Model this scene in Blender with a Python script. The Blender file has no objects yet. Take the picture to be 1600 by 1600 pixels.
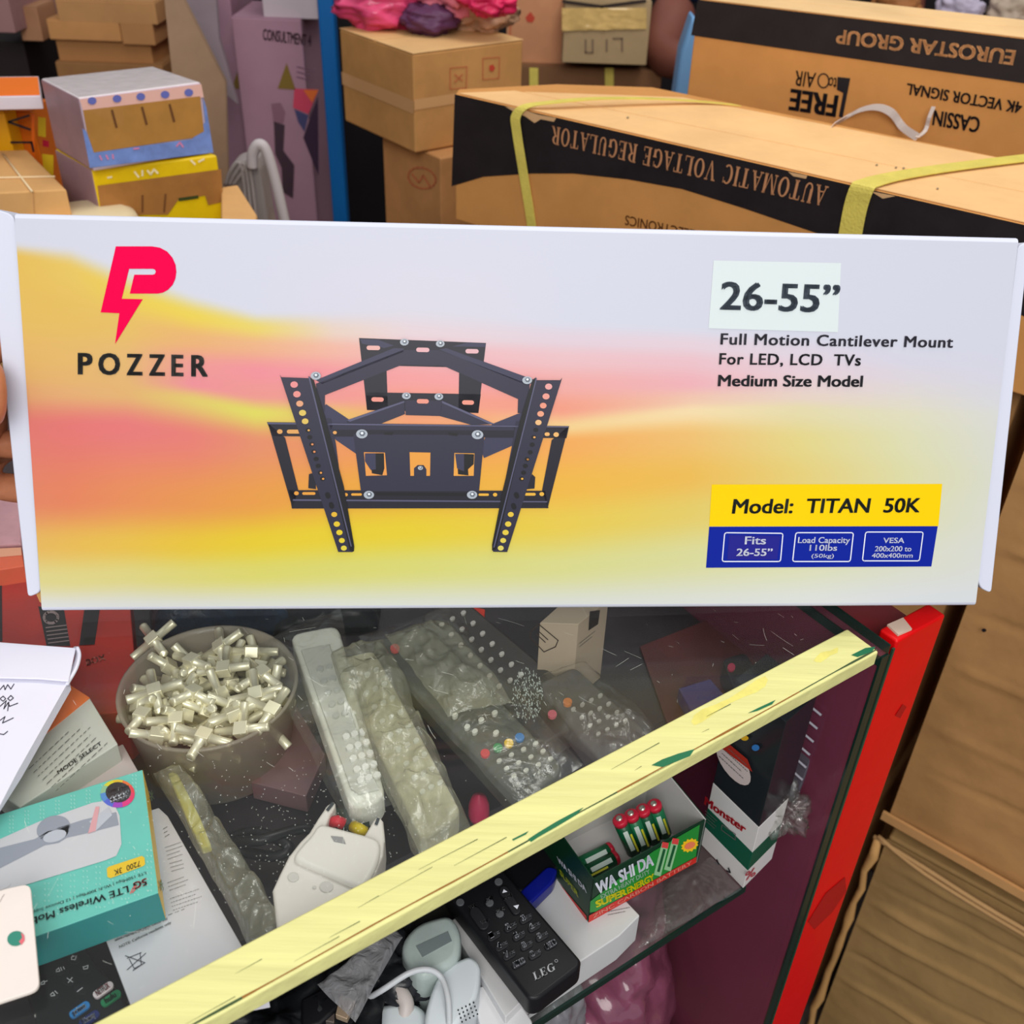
import bpy, bmesh, math, random
from mathutils import Vector, Matrix, noise, Euler
V = Vector
random.seed(7)
SC = bpy.context.scene
# ------------------------------------------------------------------ camera, light, exposure
TH = math.radians(35); RO = math.radians(2.0); FPX = 1600.0
CAM = V((0, 0, 1.42))
_r = V((1, 0, 0)); _f = V((0, math.cos(TH), -math.sin(TH))); _u = _r.cross(_f)
CR = _r * math.cos(RO) + _u * math.sin(RO); CU = -_r * math.sin(RO) + _u * math.cos(RO); CF = _f
cd = bpy.data.cameras.new('camera'); co = bpy.data.objects.new('camera', cd); SC.collection.objects.link(co)
co.matrix_world = Matrix(((CR.x, CU.x, -CF.x, CAM.x), (CR.y, CU.y, -CF.y, CAM.y), (CR.z, CU.z, -CF.z, CAM.z), (0, 0, 0, 1)))
cd.sensor_width = 36; cd.lens = 36; cd.clip_start = 0.02
cd.dof.use_dof = True; cd.dof.focus_distance = 0.62; cd.dof.aperture_fstop = 13
SC.camera = co
SC.view_settings.view_transform = 'Standard'; SC.view_settings.look = 'None'
SC.view_settings.gamma = 1; SC.view_settings.use_curve_mapping = False; SC.view_settings.exposure = 0.0
w = bpy.data.worlds.new('world'); SC.world = w; w.use_nodes = True
w.node_tree.nodes['Background'].inputs[0].default_value = (0.93, 0.95, 1.0, 1)
w.node_tree.nodes['Background'].inputs[1].default_value = 0.58
def area(name, loc, target, size, power, col=(1, 0.97, 0.93)):
    l = bpy.data.lights.new(name, 'AREA'); l.shape = 'SQUARE'; l.size = size; l.energy = power; l.color = col
    o = bpy.data.objects.new(name, l); SC.collection.objects.link(o); o.location = loc
    o.rotation_euler = (V(target) - V(loc)).to_track_quat('-Z', 'Y').to_euler(); return o
area('front_fill', (0.10, -1.15, 2.35), (0.05, 0.6, 1.0), 1.2, 30)  # unseen fill added behind the camera to light the held box's front
area('ceiling_lamp_middle', (0.45, 1.0, 2.75), (0.3, 1.1, 1.0), 0.7, 13)

def ray(x, y): return CF + CR * ((x - 800) / FPX) - CU * ((y - 800) / FPX)
def at(x, y, z):                       # point of the level z seen at photo pixel x, y (surveying helper)
    d = ray(x, y); return CAM + d * ((z - CAM.z) / d.z)
class Plane:                           # a flat face of an object: origin, in-plane axes, outward normal
    def __init__(s, P, X, Y=V((0, 0, 1))):
        s.P = V(P); s.X = V(X).normalized(); s.N = s.X.cross(V(Y)).normalized(); s.Y = s.N.cross(s.X)
        if s.N.dot(CAM - s.P) < 0: s.N = -s.N
    def at(s, x, y, off=0.0):
        d = ray(x, y); return CAM + d * ((s.P - CAM).dot(s.N) / d.dot(s.N)) + s.N * off
def level(z): return Plane((0, 0, z), (1, 0, 0), (0, 1, 0))

# ------------------------------------------------------------------ materials
def lin(c): return tuple(((v / 255) / 12.92 if v / 255 <= 0.04045 else ((v / 255 + 0.055) / 1.055) ** 2.4) for v in c[:3])
_M = {}
def mat(c, rough=0.55, metal=0.0, var=0.0, vs=12.0, bump=0.0, bs=60.0, coat=0.0, stretch=(1, 1, 1), alpha=1.0, trans=0.0, spec=0.3):
    k = (tuple(c), rough, metal, var, vs, bump, bs, coat, stretch, alpha, trans, spec)
    if k in _M: return _M[k]
    m = bpy.data.materials.new('mat_%d' % len(_M)); m.use_nodes = True; nt = m.node_tree; N = nt.nodes; L = nt.links
    b = N['Principled BSDF']; b.inputs['Roughness'].default_value = rough; b.inputs['Metallic'].default_value = metal
    b.inputs['Coat Weight'].default_value = coat; b.inputs['Alpha'].default_value = alpha
    b.inputs['Transmission Weight'].default_value = trans; b.inputs['Specular IOR Level'].default_value = spec
    base = (*lin(c), 1); b.inputs['Base Color'].default_value = base
    if var or bump:
        tc = N.new('ShaderNodeTexCoord'); mp = N.new('ShaderNodeMapping'); L.new(tc.outputs['Object'], mp.inputs[0]); mp.inputs['Scale'].default_value = stretch
    if var:
        n = N.new('ShaderNodeTexNoise'); n.inputs['Scale'].default_value = vs; n.inputs['Detail'].default_value = 6; n.inputs['Roughness'].default_value = 0.65
        L.new(mp.outputs[0], n.inputs['Vector'])
        r = N.new('ShaderNodeValToRGB'); r.color_ramp.elements[0].position = 0.3; r.color_ramp.elements[1].position = 0.7
        r.color_ramp.elements[0].color = (*[v * (1 - var) for v in base[:3]], 1); r.color_ramp.elements[1].color = (*[min(1, v * (1 + var * 0.7)) for v in base[:3]], 1)
        L.new(n.outputs['Fac'], r.inputs[0]); L.new(r.outputs[0], b.inputs['Base Color'])
    if bump:
        n2 = N.new('ShaderNodeTexNoise'); n2.inputs['Scale'].default_value = bs; n2.inputs['Detail'].default_value = 4
        L.new(mp.outputs[0], n2.inputs['Vector']); bp = N.new('ShaderNodeBump'); bp.inputs['Strength'].default_value = bump; bp.inputs['Distance'].default_value = 0.002
        L.new(n2.outputs['Fac'], bp.inputs['Height']); L.new(bp.outputs[0], b.inputs['Normal'])
    _M[k] = m; return m
def clear(name, tint, body=0.0, bodycol=(235, 238, 230), rough=0.03, bump=0.0, bs=40.0, ior=1.45):
    # thin clear sheet: straight-through tint + fresnel reflection + a little milky body
    m = bpy.data.materials.new(name); m.use_nodes = True; nt = m.node_tree; N = nt.nodes; L = nt.links
    N.remove(N['Principled BSDF']); out = N['Material Output']
    t = N.new('ShaderNodeBsdfTransparent'); t.inputs[0].default_value = (*tint, 1)
    g = N.new('ShaderNodeBsdfGlossy'); g.inputs['Roughness'].default_value = rough
    fr = N.new('ShaderNodeLayerWeight'); fr.inputs[0].default_value = 0.5
    f0 = ((ior - 1) / (ior + 1)) ** 2; pw = N.new('ShaderNodeMath'); pw.operation = 'POWER'; pw.inputs[1].default_value = 5
    ma = N.new('ShaderNodeMath'); ma.operation = 'MULTIPLY_ADD'; ma.inputs[1].default_value = 0.75; ma.inputs[2].default_value = f0
    L.new(fr.outputs['Facing'], pw.inputs[0]); L.new(pw.outputs[0], ma.inputs[0])
    a = N.new('ShaderNodeMixShader'); L.new(ma.outputs[0], a.inputs[0]); L.new(t.outputs[0], a.inputs[1]); L.new(g.outputs[0], a.inputs[2])
    d = N.new('ShaderNodeBsdfDiffuse'); d.inputs[0].default_value = (*lin(bodycol), 1)
    c = N.new('ShaderNodeMixShader'); c.inputs[0].default_value = body; L.new(a.outputs[0], c.inputs[1]); L.new(d.outputs[0], c.inputs[2])
    L.new(c.outputs[0], out.inputs[0])
    if bump:
        tc = N.new('ShaderNodeTexCoord'); n = N.new('ShaderNodeTexNoise'); n.inputs['Scale'].default_value = bs; n.inputs['Detail'].default_value = 5
        n.inputs['Distortion'].default_value = 1.2
        L.new(tc.outputs['Object'], n.inputs['Vector']); bp = N.new('ShaderNodeBump'); bp.inputs['Strength'].default_value = bump; bp.inputs['Distance'].default_value = 0.004
        L.new(n.outputs['Fac'], bp.inputs['Height'])
        for s in (g, fr, d): L.new(bp.outputs[0], s.inputs['Normal'])
    return m
def vcol_mat(rough=0.32):
    m = bpy.data.materials.new('printed_card'); m.use_nodes = True; N = m.node_tree.nodes
    a = N.new('ShaderNodeVertexColor'); a.layer_name = 'Col'; b = N['Principled BSDF']; b.inputs['Roughness'].default_value = rough; b.inputs['Specular IOR Level'].default_value = 0.25
    m.node_tree.links.new(a.outputs[0], b.inputs['Base Color']); return m
def card(c, **k):
    d = dict(rough=0.8, var=0.13, vs=9, bump=0.25, bs=45, spec=0.25); d.update(k); return mat(c, **d)
GLASS = clear('counter_glass', (0.95, 0.96, 0.95), 0.006, ior=1.3)
SIDEGLASS = clear('side_glass', (0.62, 0.48, 0.55), 0.45, (150, 74, 98), 0.18, 0.35, 14)  # purple body colour stands in for hazy reflections in the pane
SHELFGLASS = clear('shelf_glass', (0.8, 0.85, 0.83), 0.04)
FILM = clear('clear_film', (0.97, 0.97, 0.95), 0.03, rough=0.14, bump=0.9, bs=45, ior=1.75)
FILM2 = clear('crumpled_film', (0.88, 0.87, 0.80), 0.15, (244, 241, 214), rough=0.16, bump=1.0, bs=55, ior=1.9)
BOWL = clear('bowl_plastic', (0.78, 0.75, 0.70), 0.38, (200, 190, 174), 0.2)
EDGE = mat((22, 44, 38), 0.15)
WHITE = mat((212, 215, 230), 0.5, spec=.2)
BLACK = mat((22, 22, 26), 0.4)
INK = mat((28, 27, 34), 0.4)
KRAFT = (196, 146, 88)

# ------------------------------------------------------------------ object helpers
def raw(name, verts, faces, m, parent=None, smooth=False, bevel=0.0, seg=2):
    me = bpy.data.meshes.new(name)
    verts = [V(v) for v in verts]
    o = bpy.data.objects.new(name, me); SC.collection.objects.link(o)
    if parent is not None:
        o.parent = parent
        if parent.type == 'EMPTY': o.location = -parent.location
    elif verts:
        c = sum(verts, V()) / len(verts); c.z = min(v.z for v in verts)
        verts = [v - c for v in verts]; o.location = c
    me.from_pydata(verts, [], faces)
    if isinstance(m, (list, tuple)):
        for q in m: me.materials.append(q)
    else: me.materials.append(m)
    if smooth: me.polygons.foreach_set('use_smooth', [True] * len(me.polygons))
    if bevel:
        b = o.modifiers.new('bevel', 'BEVEL'); b.width = bevel; b.segments = seg; b.limit_method = 'ANGLE'; b.angle_limit = 0.6
        me.polygons.foreach_set('use_smooth', [True] * len(me.polygons))
        wn = o.modifiers.new('wn', 'WEIGHTED_NORMAL'); wn.keep_sharp = True
    me.update(); return o
def fixn(o):
    bm = bmesh.new(); bm.from_mesh(o.data); bmesh.ops.recalc_face_normals(bm, faces=bm.faces); bm.to_mesh(o.data); bm.free(); return o
def tag(o, label, cat=None, group=None):
    if label: o['label'] = label
    if cat: o['category'] = cat
    if group: o['group'] = group
    return o
def struct(o): o['kind'] = 'structure'; return o
def stuff(o): o['kind'] = 'stuff'; return o
def thing(name, label, cat, loc, group=None):
    o = bpy.data.objects.new(name, None); SC.collection.objects.link(o); o.location = V(loc); o.empty_display_size = 0.02
    return tag(o, label, cat, group)
def prism(name, pts, down, m, parent=None, bevel=0.0, side=None):
    n = len(pts); top = [V(p) for p in pts]; dn = V(down); bot = [p + dn for p in top]
    f = [list(range(n)), list(range(2 * n - 1, n - 1, -1))] + [[i, i + n, (i + 1) % n + n, (i + 1) % n] for i in range(n)]
    mats = [m] + ([x[1] for x in side] if side else [])
    o = raw(name, top + bot, f, mats, parent, bevel=bevel)
    if side:
        for j, (i, _) in enumerate(side): o.data.polygons[2 + i].material_index = j + 1
    return fixn(o)
def rounded(pts, r, n=4):
    out = []; N = len(pts)
    for i in range(N):
        p = V(pts[i]); a = (V(pts[i - 1]) - p); b = (V(pts[(i + 1) % N]) - p)
        rr = min(r, a.length * 0.48, b.length * 0.48); A = p + a.normalized() * rr; B = p + b.normalized() * rr
        for k in range(n + 1):
            t = k / n; out.append(A * (1 - t) ** 2 + p * 2 * t * (1 - t) + B * t * t)
    return out
def slab(name, px, z, h, m, parent=None, bevel=0.0, r=0.0, side=None):
    pts = [at(x, y, z) for x, y in px]
    if r: pts = rounded(pts, r)
    return prism(name, pts, (0, 0, -h), m, parent, bevel, side)
def obb(name, o, ex, lx, ey, ly, z0, z1, m, parent=None, bevel=0.0, side=None):
    o = V((o[0], o[1], z1)); ex = V((*ex[:2], 0)).normalized(); ey = V((*ey[:2], 0)).normalized()
    return prism(name, [o, o + ex * lx, o + ex * lx + ey * ly, o + ey * ly], (0, 0, z0 - z1), m, parent, bevel, side)
def tube(name, pts, r, m, parent=None, n=8, closed=False):
    pts = [V(p) for p in pts]; vs = []; fs = []; prev = None
    rad = r if isinstance(r, (list, tuple)) else [r] * len(pts)
    for i, p in enumerate(pts):
        d = (pts[min(i + 1, len(pts) - 1)] - pts[max(i - 1, 0)]).normalized()
        if prev is None: u = d.orthogonal().normalized()
        else: u = (prev - d * prev.dot(d)).normalized()
        prev = u; v = d.cross(u)
        for k in range(n):
            a = 2 * math.pi * k / n; vs.append(p + (u * math.cos(a) + v * math.sin(a)) * rad[i])
    for i in range(len(pts) - 1):
        for k in range(n): fs.append([i * n + k, i * n + (k + 1) % n, (i + 1) * n + (k + 1) % n, (i + 1) * n + k])
    fs.append(list(range(n - 1, -1, -1))); fs.append([(len(pts) - 1) * n + k for k in range(n)])
    return raw(name, vs, fs, m, parent, smooth=True)
def spline(pts, n=6):
    pts = [V(p) for p in pts]; out = []
    for i in range(len(pts) - 1):
        p0 = pts[max(i - 1, 0)]; p1 = pts[i]; p2 = pts[i + 1]; p3 = pts[min(i + 2, len(pts) - 1)]
        for k in range(n):
            t = k / n; out.append(0.5 * ((2 * p1) + (p2 - p0) * t + (2 * p0 - 5 * p1 + 4 * p2 - p3) * t * t + (3 * p1 - p0 - 3 * p2 + p3) * t ** 3))
    out.append(pts[-1]); return out
def ribbon(name, pts, wv, th, m, parent=None):
    pts = [V(p) for p in pts]; vs = []; fs = []
    for i, p in enumerate(pts):
        wd = V(wv[i] if isinstance(wv, list) else wv); d = (pts[min(i + 1, len(pts) - 1)] - pts[max(i - 1, 0)]).normalized(); nn = wd.cross(d).normalized() * th / 2
        vs += [p - wd / 2 - nn, p + wd / 2 - nn, p + wd / 2 + nn, p - wd / 2 + nn]
    for i in range(len(pts) - 1):
        for k in range(4): fs.append([i * 4 + k, i * 4 + (k + 1) % 4, i * 4 + 4 + (k + 1) % 4, i * 4 + 4 + k])
    e = 4 * (len(pts) - 1); fs += [[3, 2, 1, 0], [e, e + 1, e + 2, e + 3]]
    return fixn(raw(name, vs, fs, m, parent, smooth=False))
def lathe(name, prof, loc, m, parent=None, n=40):
    loc = V(loc); vs = []; fs = []
    for r, z in prof:
        for k in range(n): a = 2 * math.pi * k / n; vs.append(loc + V((r * math.cos(a), r * math.sin(a), z)))
    for i in range(len(prof) - 1):
        for k in range(n): fs.append([i * n + k, i * n + (k + 1) % n, (i + 1) * n + (k + 1) % n, (i + 1) * n + k])
    return raw(name, vs, fs, m, parent, smooth=True)
def grid(name, fn, nu, nv, m, parent=None, smooth=True, thick=0.0, colfn=None):
    vs = [fn(i / nu, j / nv) for j in range(nv + 1) for i in range(nu + 1)]
    fs = [[j * (nu + 1) + i, j * (nu + 1) + i + 1, (j + 1) * (nu + 1) + i + 1, (j + 1) * (nu + 1) + i] for j in range(nv) for i in range(nu)]
    o = raw(name, vs, fs, m, parent, smooth)
    if colfn:
        ca = o.data.color_attributes.new('Col', 'FLOAT_COLOR', 'POINT')
        ca.data.foreach_set('color', [c for j in range(nv + 1) for i in range(nu + 1) for c in (*colfn(i / nu, j / nv), 1.0)])
    if thick:
        s = o.modifiers.new('thick', 'SOLIDIFY'); s.thickness = thick; s.offset = -1
    return o
def skin(name, chains, m, parent=None, sub=2):
    # chains: list of [(point, radius) ...]; a chain may start at (index tuple) of an earlier chain
    vs = []; es = []; rs = []; ids = []
    for ch in chains:
        row = []
        for k, q in enumerate(ch):
            if q[0] == 'ref': row.append(ids[q[1]][q[2]]); continue
            vs.append(V(q[0])); rs.append(q[1]); row.append(len(vs) - 1)
        es += [(row[i], row[i + 1]) for i in range(len(row) - 1)]; ids.append(row)
    me = bpy.data.meshes.new(name); o = bpy.data.objects.new(name, me); SC.collection.objects.link(o)
    if parent is not None:
        o.parent = parent
        if parent.type == 'EMPTY': o.location = -parent.location
    me.from_pydata(vs, es, []); me.materials.append(m)
    sk = o.modifiers.new('skin', 'SKIN'); sk.use_smooth_shade = True; ss = o.modifiers.new('sub', 'SUBSURF'); ss.levels = sub; ss.render_levels = sub
    for i, d in enumerate(me.skin_vertices[0].data):
        d.radius = (rs[i], rs[i]) if not isinstance(rs[i], tuple) else rs[i]; d.use_root = (i == 0)
    return o
# ------------------------------------------------------------------ flat print: polygons, lines, text
def poly(name, plane, polys, m, parent, off=0.0003, one=False):
    if not one and 1 < len(polys) <= 24:
        return [poly(name, plane, [p], m, parent, off) for p in polys][-1]
    vs = []; fs = []
    for p in polys:
        b = len(vs); vs += [plane.at(x, y, off) for x, y in p]; fs.append(list(range(b, b + len(p))))
    o = raw(name, vs, fs, m, parent)
    if len(polys) > 1: o['kind'] = 'stuff'
    return o
def strokes(name, plane, lines, wpx, m, parent, off=0.0004):
    qs = []
    for ln in lines:
        for (x0, y0), (x1, y1) in zip(ln[:-1], ln[1:]):
            L = math.hypot(x1 - x0, y1 - y0) or 1; nx = -(y1 - y0) / L * wpx / 2; ny = (x1 - x0) / L * wpx / 2; ex = (x1 - x0) / L * wpx * 0.3; ey = (y1 - y0) / L * wpx * 0.3
            qs.append([(x0 - ex + nx, y0 - ey + ny), (x1 + ex + nx, y1 + ey + ny), (x1 + ex - nx, y1 + ey - ny), (x0 - ex - nx, y0 - ey - ny)])
    return poly(name, plane, qs, m, parent, off, True)
_T = {}
def textmesh(s, bold=0.0, sp=1.0):
    k = (s, bold, sp)
    if k not in _T:
        cu = bpy.data.curves.new('t', 'FONT'); cu.body = s; cu.size = 1; cu.space_character = sp; cu.resolution_u = 3
        o = bpy.data.objects.new('t', cu); SC.collection.objects.link(o); dg = bpy.context.evaluated_depsgraph_get()
        me = o.evaluated_get(dg).to_mesh(); vv = [v.co.copy() for v in me.vertices]; ff = [list(p.vertices) for p in me.polygons]
        bpy.data.objects.remove(o); bpy.data.curves.remove(cu)
        if bold:
            n = len(vv); B = bold * 0.8
            cp_ = [(-B, -B * .5), (B, -B * .5), (-B, B * .5), (B, B * .5)]
            vv, ff = [V((v.x + a, v.y + b, 0)) for a, b in cp_ for v in vv], [[i + n * j for i in f] for j in range(4) for f in ff]
        _T[k] = (vv, ff)
    return _T[k]
_H = None
def text(plane, s, BL, BR, TL, m, parent, bold=0.012, off=0.0006, name='lettering', sp=1.0, glyphs=None):
    global _H
    if _H is None: vv, _ = textmesh('H'); _H = max(v.y for v in vv)
    if glyphs: vv, ff, cap = glyphs
    else: vv, ff = textmesh(s, bold, sp); cap = _H
    x0 = min(v.x for v in vv); x1 = max(v.x for v in vv)
    A = plane.at(*BL, off); X = plane.at(*BR, off) - A; Y = plane.at(*TL, off) - A
    return raw(name, [A + X * ((v.x - x0) / (x1 - x0)) + Y * (v.y / cap) for v in vv], ff, m, parent)
def serif(s):
    """own serif capitals: thick stems, thin bars, slab feet"""
    vs = []; fs = []; X = 0.0
    def q(*p): b = len(vs); vs.extend(V((X + a, c, 0)) for a, c in p); fs.append(list(range(b, b + len(p))))
    def bar(x0, y0, x1, y1): q((x0, y0), (x1, y0), (x1, y1), (x0, y1))
    def foot(x, y, w=0.26): bar(x - w / 2, y, x + w / 2, y + 0.075)
    def stem(x, y0=0, y1=1): bar(x - 0.09, y0, x + 0.09, y1)
    def arc(cx, cy, rx, ry, a0, a1, n=16, tx=0.17, ty=0.08):
        for i in range(n):
            a = math.radians(a0 + (a1 - a0) * i / n); b = math.radians(a0 + (a1 - a0) * (i + 1) / n)
            f = lambda t, k: (cx + (rx - tx * k) * math.cos(t), cy + (ry - ty * k) * math.sin(t))
            q(f(a, 0), f(b, 0), f(b, 1), f(a, 1))
    W = 0
    for ch in s:
        if ch == ' ': X += 0.45; continue
        if ch == 'A': q((0.1, 0), (0.17, 0), (0.43, 1), (0.38, 1)); q((0.32, 1), (0.45, 1), (0.75, 0), (0.58, 0)); bar(0.2, 0.28, 0.62, 0.34); foot(0.13, 0, 0.24); foot(0.67, 0, 0.28); W = 0.84
        elif ch == 'V': q((0.1, 1), (0.27, 1), (0.5, 0), (0.4, 0)); q((0.68, 1), (0.74, 1), (0.47, 0), (0.42, 0)); foot(0.17, 0.94, 0.28); foot(0.71, 0.94, 0.24); W = 0.86
        elif ch == 'U': stem(0.2, 0.3); bar(0.6, 0.3, 0.66, 1); foot(0.2, 0.94); foot(0.63, 0.94, 0.22); arc(0.395, 0.3, 0.27, 0.3, 180, 360, tx=0.11); W = 0.82
        elif ch == 'T': stem(0.4); foot(0.4, 0, 0.3); bar(0.06, 0.94, 0.74, 1); q((0.06, 1), (0.12, 1), (0.1, 0.76), (0.06, 0.76)); q((0.68, 1), (0.74, 1), (0.74, 0.76), (0.7, 0.76)); W = 0.8
        elif ch == 'O': arc(0.43, 0.5, 0.38, 0.51, 0, 360, 24); W = 0.88
        elif ch in 'CG':
            arc(0.42, 0.5, 0.37, 0.51, 50, 310, 20); bar(0.66, 0.68, 0.7, 0.98); W = 0.8
            if ch == 'G': stem(0.66, 0.04, 0.42); foot(0.66, 0.4, 0.28); W = 0.88
        elif ch == 'M': bar(0.12, 0, 0.18, 1); stem(0.85); q((0.12, 1), (0.28, 1), (0.56, 0), (0.5, 0)); q((0.52, 0), (0.56, 0), (0.85, 1), (0.8, 1)); foot(0.15, 0, 0.22); foot(0.85, 0); foot(0.17, 0.94, 0.24); foot(0.87, 0.94, 0.22); W = 1.04
        elif ch == 'I': stem(0.2); foot(0.2, 0, 0.3); foot(0.2, 0.94, 0.3); W = 0.42
        elif ch == 'L': stem(0.2); foot(0.2, 0, 0.3); foot(0.2, 0.94, 0.3); bar(0.2, 0, 0.66, 0.06); bar(0.62, 0, 0.67, 0.28); W = 0.72
        elif ch == 'E': stem(0.2); foot(0.2, 0, 0.3); foot(0.2, 0.94, 0.3); bar(0.2, 0, 0.66, 0.06); bar(0.2, 0.94, 0.62, 1); bar(0.2, 0.48, 0.5, 0.54); bar(0.62, 0, 0.67, 0.26); bar(0.58, 0.76, 0.63, 1); bar(0.47, 0.38, 0.51, 0.64); W = 0.74
        elif ch == 'R': stem(0.2); foot(0.2, 0, 0.3); foot(0.2, 0.94, 0.3); arc(0.38, 0.75, 0.3, 0.25, -90, 90, 12); bar(0.2, 0.94, 0.4, 1); bar(0.2, 0.5, 0.4, 0.56); q((0.36, 0.52), (0.5, 0.52), (0.78, 0), (0.6, 0)); foot(0.7, 0, 0.22); W = 0.84
        X += W + 0.03
    return vs, fs, 1.0
def film(name, px, z, h, m, parent=None, nu=26, nv=40, seed=0, amp=0.004, sag=0.5):
    P = [at(x, y, z) for x, y in px]
    def fn(u, v):
        p = (P[0] * (1 - u) + P[1] * u) * (1 - v) + (P[3] * (1 - u) + P[2] * u) * v
        e = max(0.0, 1 - (2 * u - 1) ** 6) * max(0.0, 1 - (2 * v - 1) ** 10)
        q = p * 42 + V((seed, seed * 2, 0))
        nz = 1 - abs(noise.noise(q)) * 2.2 + 0.6 * (1 - abs(noise.noise(q * 2.3)) * 2)
        ed = V((noise.noise(q * 0.9 + V((9, 0, 0))), noise.noise(q * 0.9 + V((0, 9, 0))), 0)) * 0.0025
        return p + ed + V((0, 0, h * e * (1 - sag * 0.3) + amp * nz * (0.35 + 0.65 * e) - h))
    return grid(name, fn, nu, nv, m, parent, smooth=True)
def ellipse(cx, cy, rx, ry, n=16, ang=0.0):
    c = math.cos(ang); s = math.sin(ang)
    return [(cx + rx * math.cos(2 * math.pi * k / n) * c - ry * math.sin(2 * math.pi * k / n) * s, cy + rx * math.cos(2 * math.pi * k / n) * s + ry * math.sin(2 * math.pi * k / n) * c) for k in range(n)]
def pill(cx, cy, L, W, ang, n=6):
    c = math.cos(ang); s = math.sin(ang); pts = []
    for sgn, a0 in ((1, -90), (-1, 90)):
        for k in range(n + 1):
            a = math.radians(a0 + 180 * k / n); x = sgn * (L / 2 - W / 2) + W / 2 * math.cos(a); y = W / 2 * math.sin(a); pts.append((cx + x * c - y * s, cy + x * s + y * c))
    return pts
def keys(name, plane_z, items, m, parent, h=0.0015):
    """raised keys of a remote: each item is a pixel outline"""
    out = []
    for it in items:
        out.append(slab(name, it, plane_z + h, h, m, parent, bevel=0.0003))
    return out
# ================================================================== ROOM
floor_m = mat((70, 62, 58), 0.7, var=0.3, vs=3, bump=0.2)
struct(raw('floor', [(-3.2, -1, 0), (3.2, -1, 0), (3.2, 4.2, 0), (-3.2, 4.2, 0)], [[0, 1, 2, 3]], floor_m))
wall_m = mat((44, 38, 40), 0.85, var=0.25, vs=2)
struct(prism('wall_back', [(-3.2, 4.2, 2.8), (3.2, 4.2, 2.8), (3.2, 4.3, 2.8), (-3.2, 4.3, 2.8)], (0, 0, -2.8), wall_m))
struct(prism('wall_left', [(-3.3, -1, 2.8), (-3.2, -1, 2.8), (-3.2, 4.3, 2.8), (-3.3, 4.3, 2.8)], (0, 0, -2.8), wall_m))
struct(prism('wall_right', [(3.2, -1, 2.8), (3.3, -1, 2.8), (3.3, 4.3, 2.8), (3.2, 4.3, 2.8)], (0, 0, -2.8), wall_m))

# ================================================================== COUNTER
P0 = at(1392, 1008, 1.0); D = (P0 - at(350, 1582, 1.0)); D.z = 0; D.normalize(); Nn = V((-D.y, D.x, 0))
def cp(s, n, z): q = P0 + D * s + Nn * n; return V((q.x, q.y, z))
LEN, DEP = 1.0, 0.60
counter = thing('display_counter', 'glass-topped display counter with pale yellow wooden edge trim and red end panel', 'counter', cp(-LEN / 2, DEP / 2, 0))
CM = cp(0, 0, 0)
def cbox(name, s0, s1, n0, n1, z0, z1, m, bevel=0.0, parent=counter):
    return prism(name, [cp(s0, n0, z1), cp(s1, n0, z1), cp(s1, n1, z1), cp(s0, n1, z1)], (0, 0, z0 - z1), m, parent, bevel)
top = cbox('glass_top', -LEN, 0, 0.0247, DEP, 0.9935, 1.0, GLASS); top['label'] = 'scratched clear glass top'
cbox('glass_corner', -0.011, 0, 0, 0.0247, 0.9935, 1.0, GLASS)
# green polished rims of the glass
cbox('glass_rim', -0.0009, 0.0002, 0, DEP, 0.9933, 1.0002, EDGE); cbox('glass_rim', -0.0075, -0.0068, 0.0, DEP, 0.986, 0.9932, EDGE)
trim_m = mat((226, 223, 150), 0.5, var=0.1, vs=30, bump=0.6, bs=35, coat=0.1)
# brushed paint running along the trim
nt = trim_m.node_tree
for n in nt.nodes:
    if n.type == 'MAPPING':
        n.inputs['Rotation'].default_value = (0, 0, -math.atan2(D.y, D.x)); n.inputs['Scale'].default_value = (0.18, 3, 3); n.vector_type = 'POINT'
trim = cbox('wooden_trim', -LEN, -0.0115, -0.0002, 0.0245, 0.9895, 1.0006, trim_m, 0.0012); trim['label'] = 'pale yellow painted wooden edge trim'
tt = Plane(cp(0, 0, 1.0006), D, Nn); tf = Plane(cp(0, -0.0002, 0.99), D, (0, 0, 1))
green = mat((22, 110, 72), 0.5); brown = mat((150, 98, 40), 0.7); dgreen = mat((62, 84, 50), 0.6); yel = mat((232, 222, 120), 0.5, var=0.15, vs=80)
poly('paint_chip', tt, [[(1018, 1196), (1035, 1187), (1060, 1178), (1085, 1171), (1078, 1182), (1058, 1190), (1036, 1199), (1024, 1197)],
    [(825, 1312), (840, 1302), (870, 1284), (900, 1268), (912, 1262), (900, 1274), (870, 1292), (842, 1308), (830, 1316)], [(800, 1312), (826, 1299), (822, 1304), (802, 1314)],
    [(1168, 1115), (1186, 1106), (1212, 1094), (1206, 1101), (1184, 1111)], [(1330, 1024), (1352, 1013), (1368, 1011), (1362, 1019), (1340, 1027)]], green, counter)
rnd = random.Random(3)
ln = []
for k in range(42):
    s = -rnd.random() ** 0.6 * 0.80 - 0.02; n = 0.0008 + rnd.random() ** 2.0 * 0.02; L = 0.004 + rnd.random() * 0.03
    a, b = cp(s, n, 1.0009), cp(s - L, n + rnd.uniform(-.0006, .0006), 1.0009); wv = Nn * (0.00006 + rnd.random() * 0.00018)
    ln.append((a - wv, a + wv, b + wv * 0.3, b - wv * 0.3))
vs = [p for q in ln for p in q]
stuff(tag(raw('paint_cracks', vs, [[4 * i, 4 * i + 1, 4 * i + 2, 4 * i + 3] for i in range(len(ln))], dgreen, counter), 'fine dark green cracks in the paint'))
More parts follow.
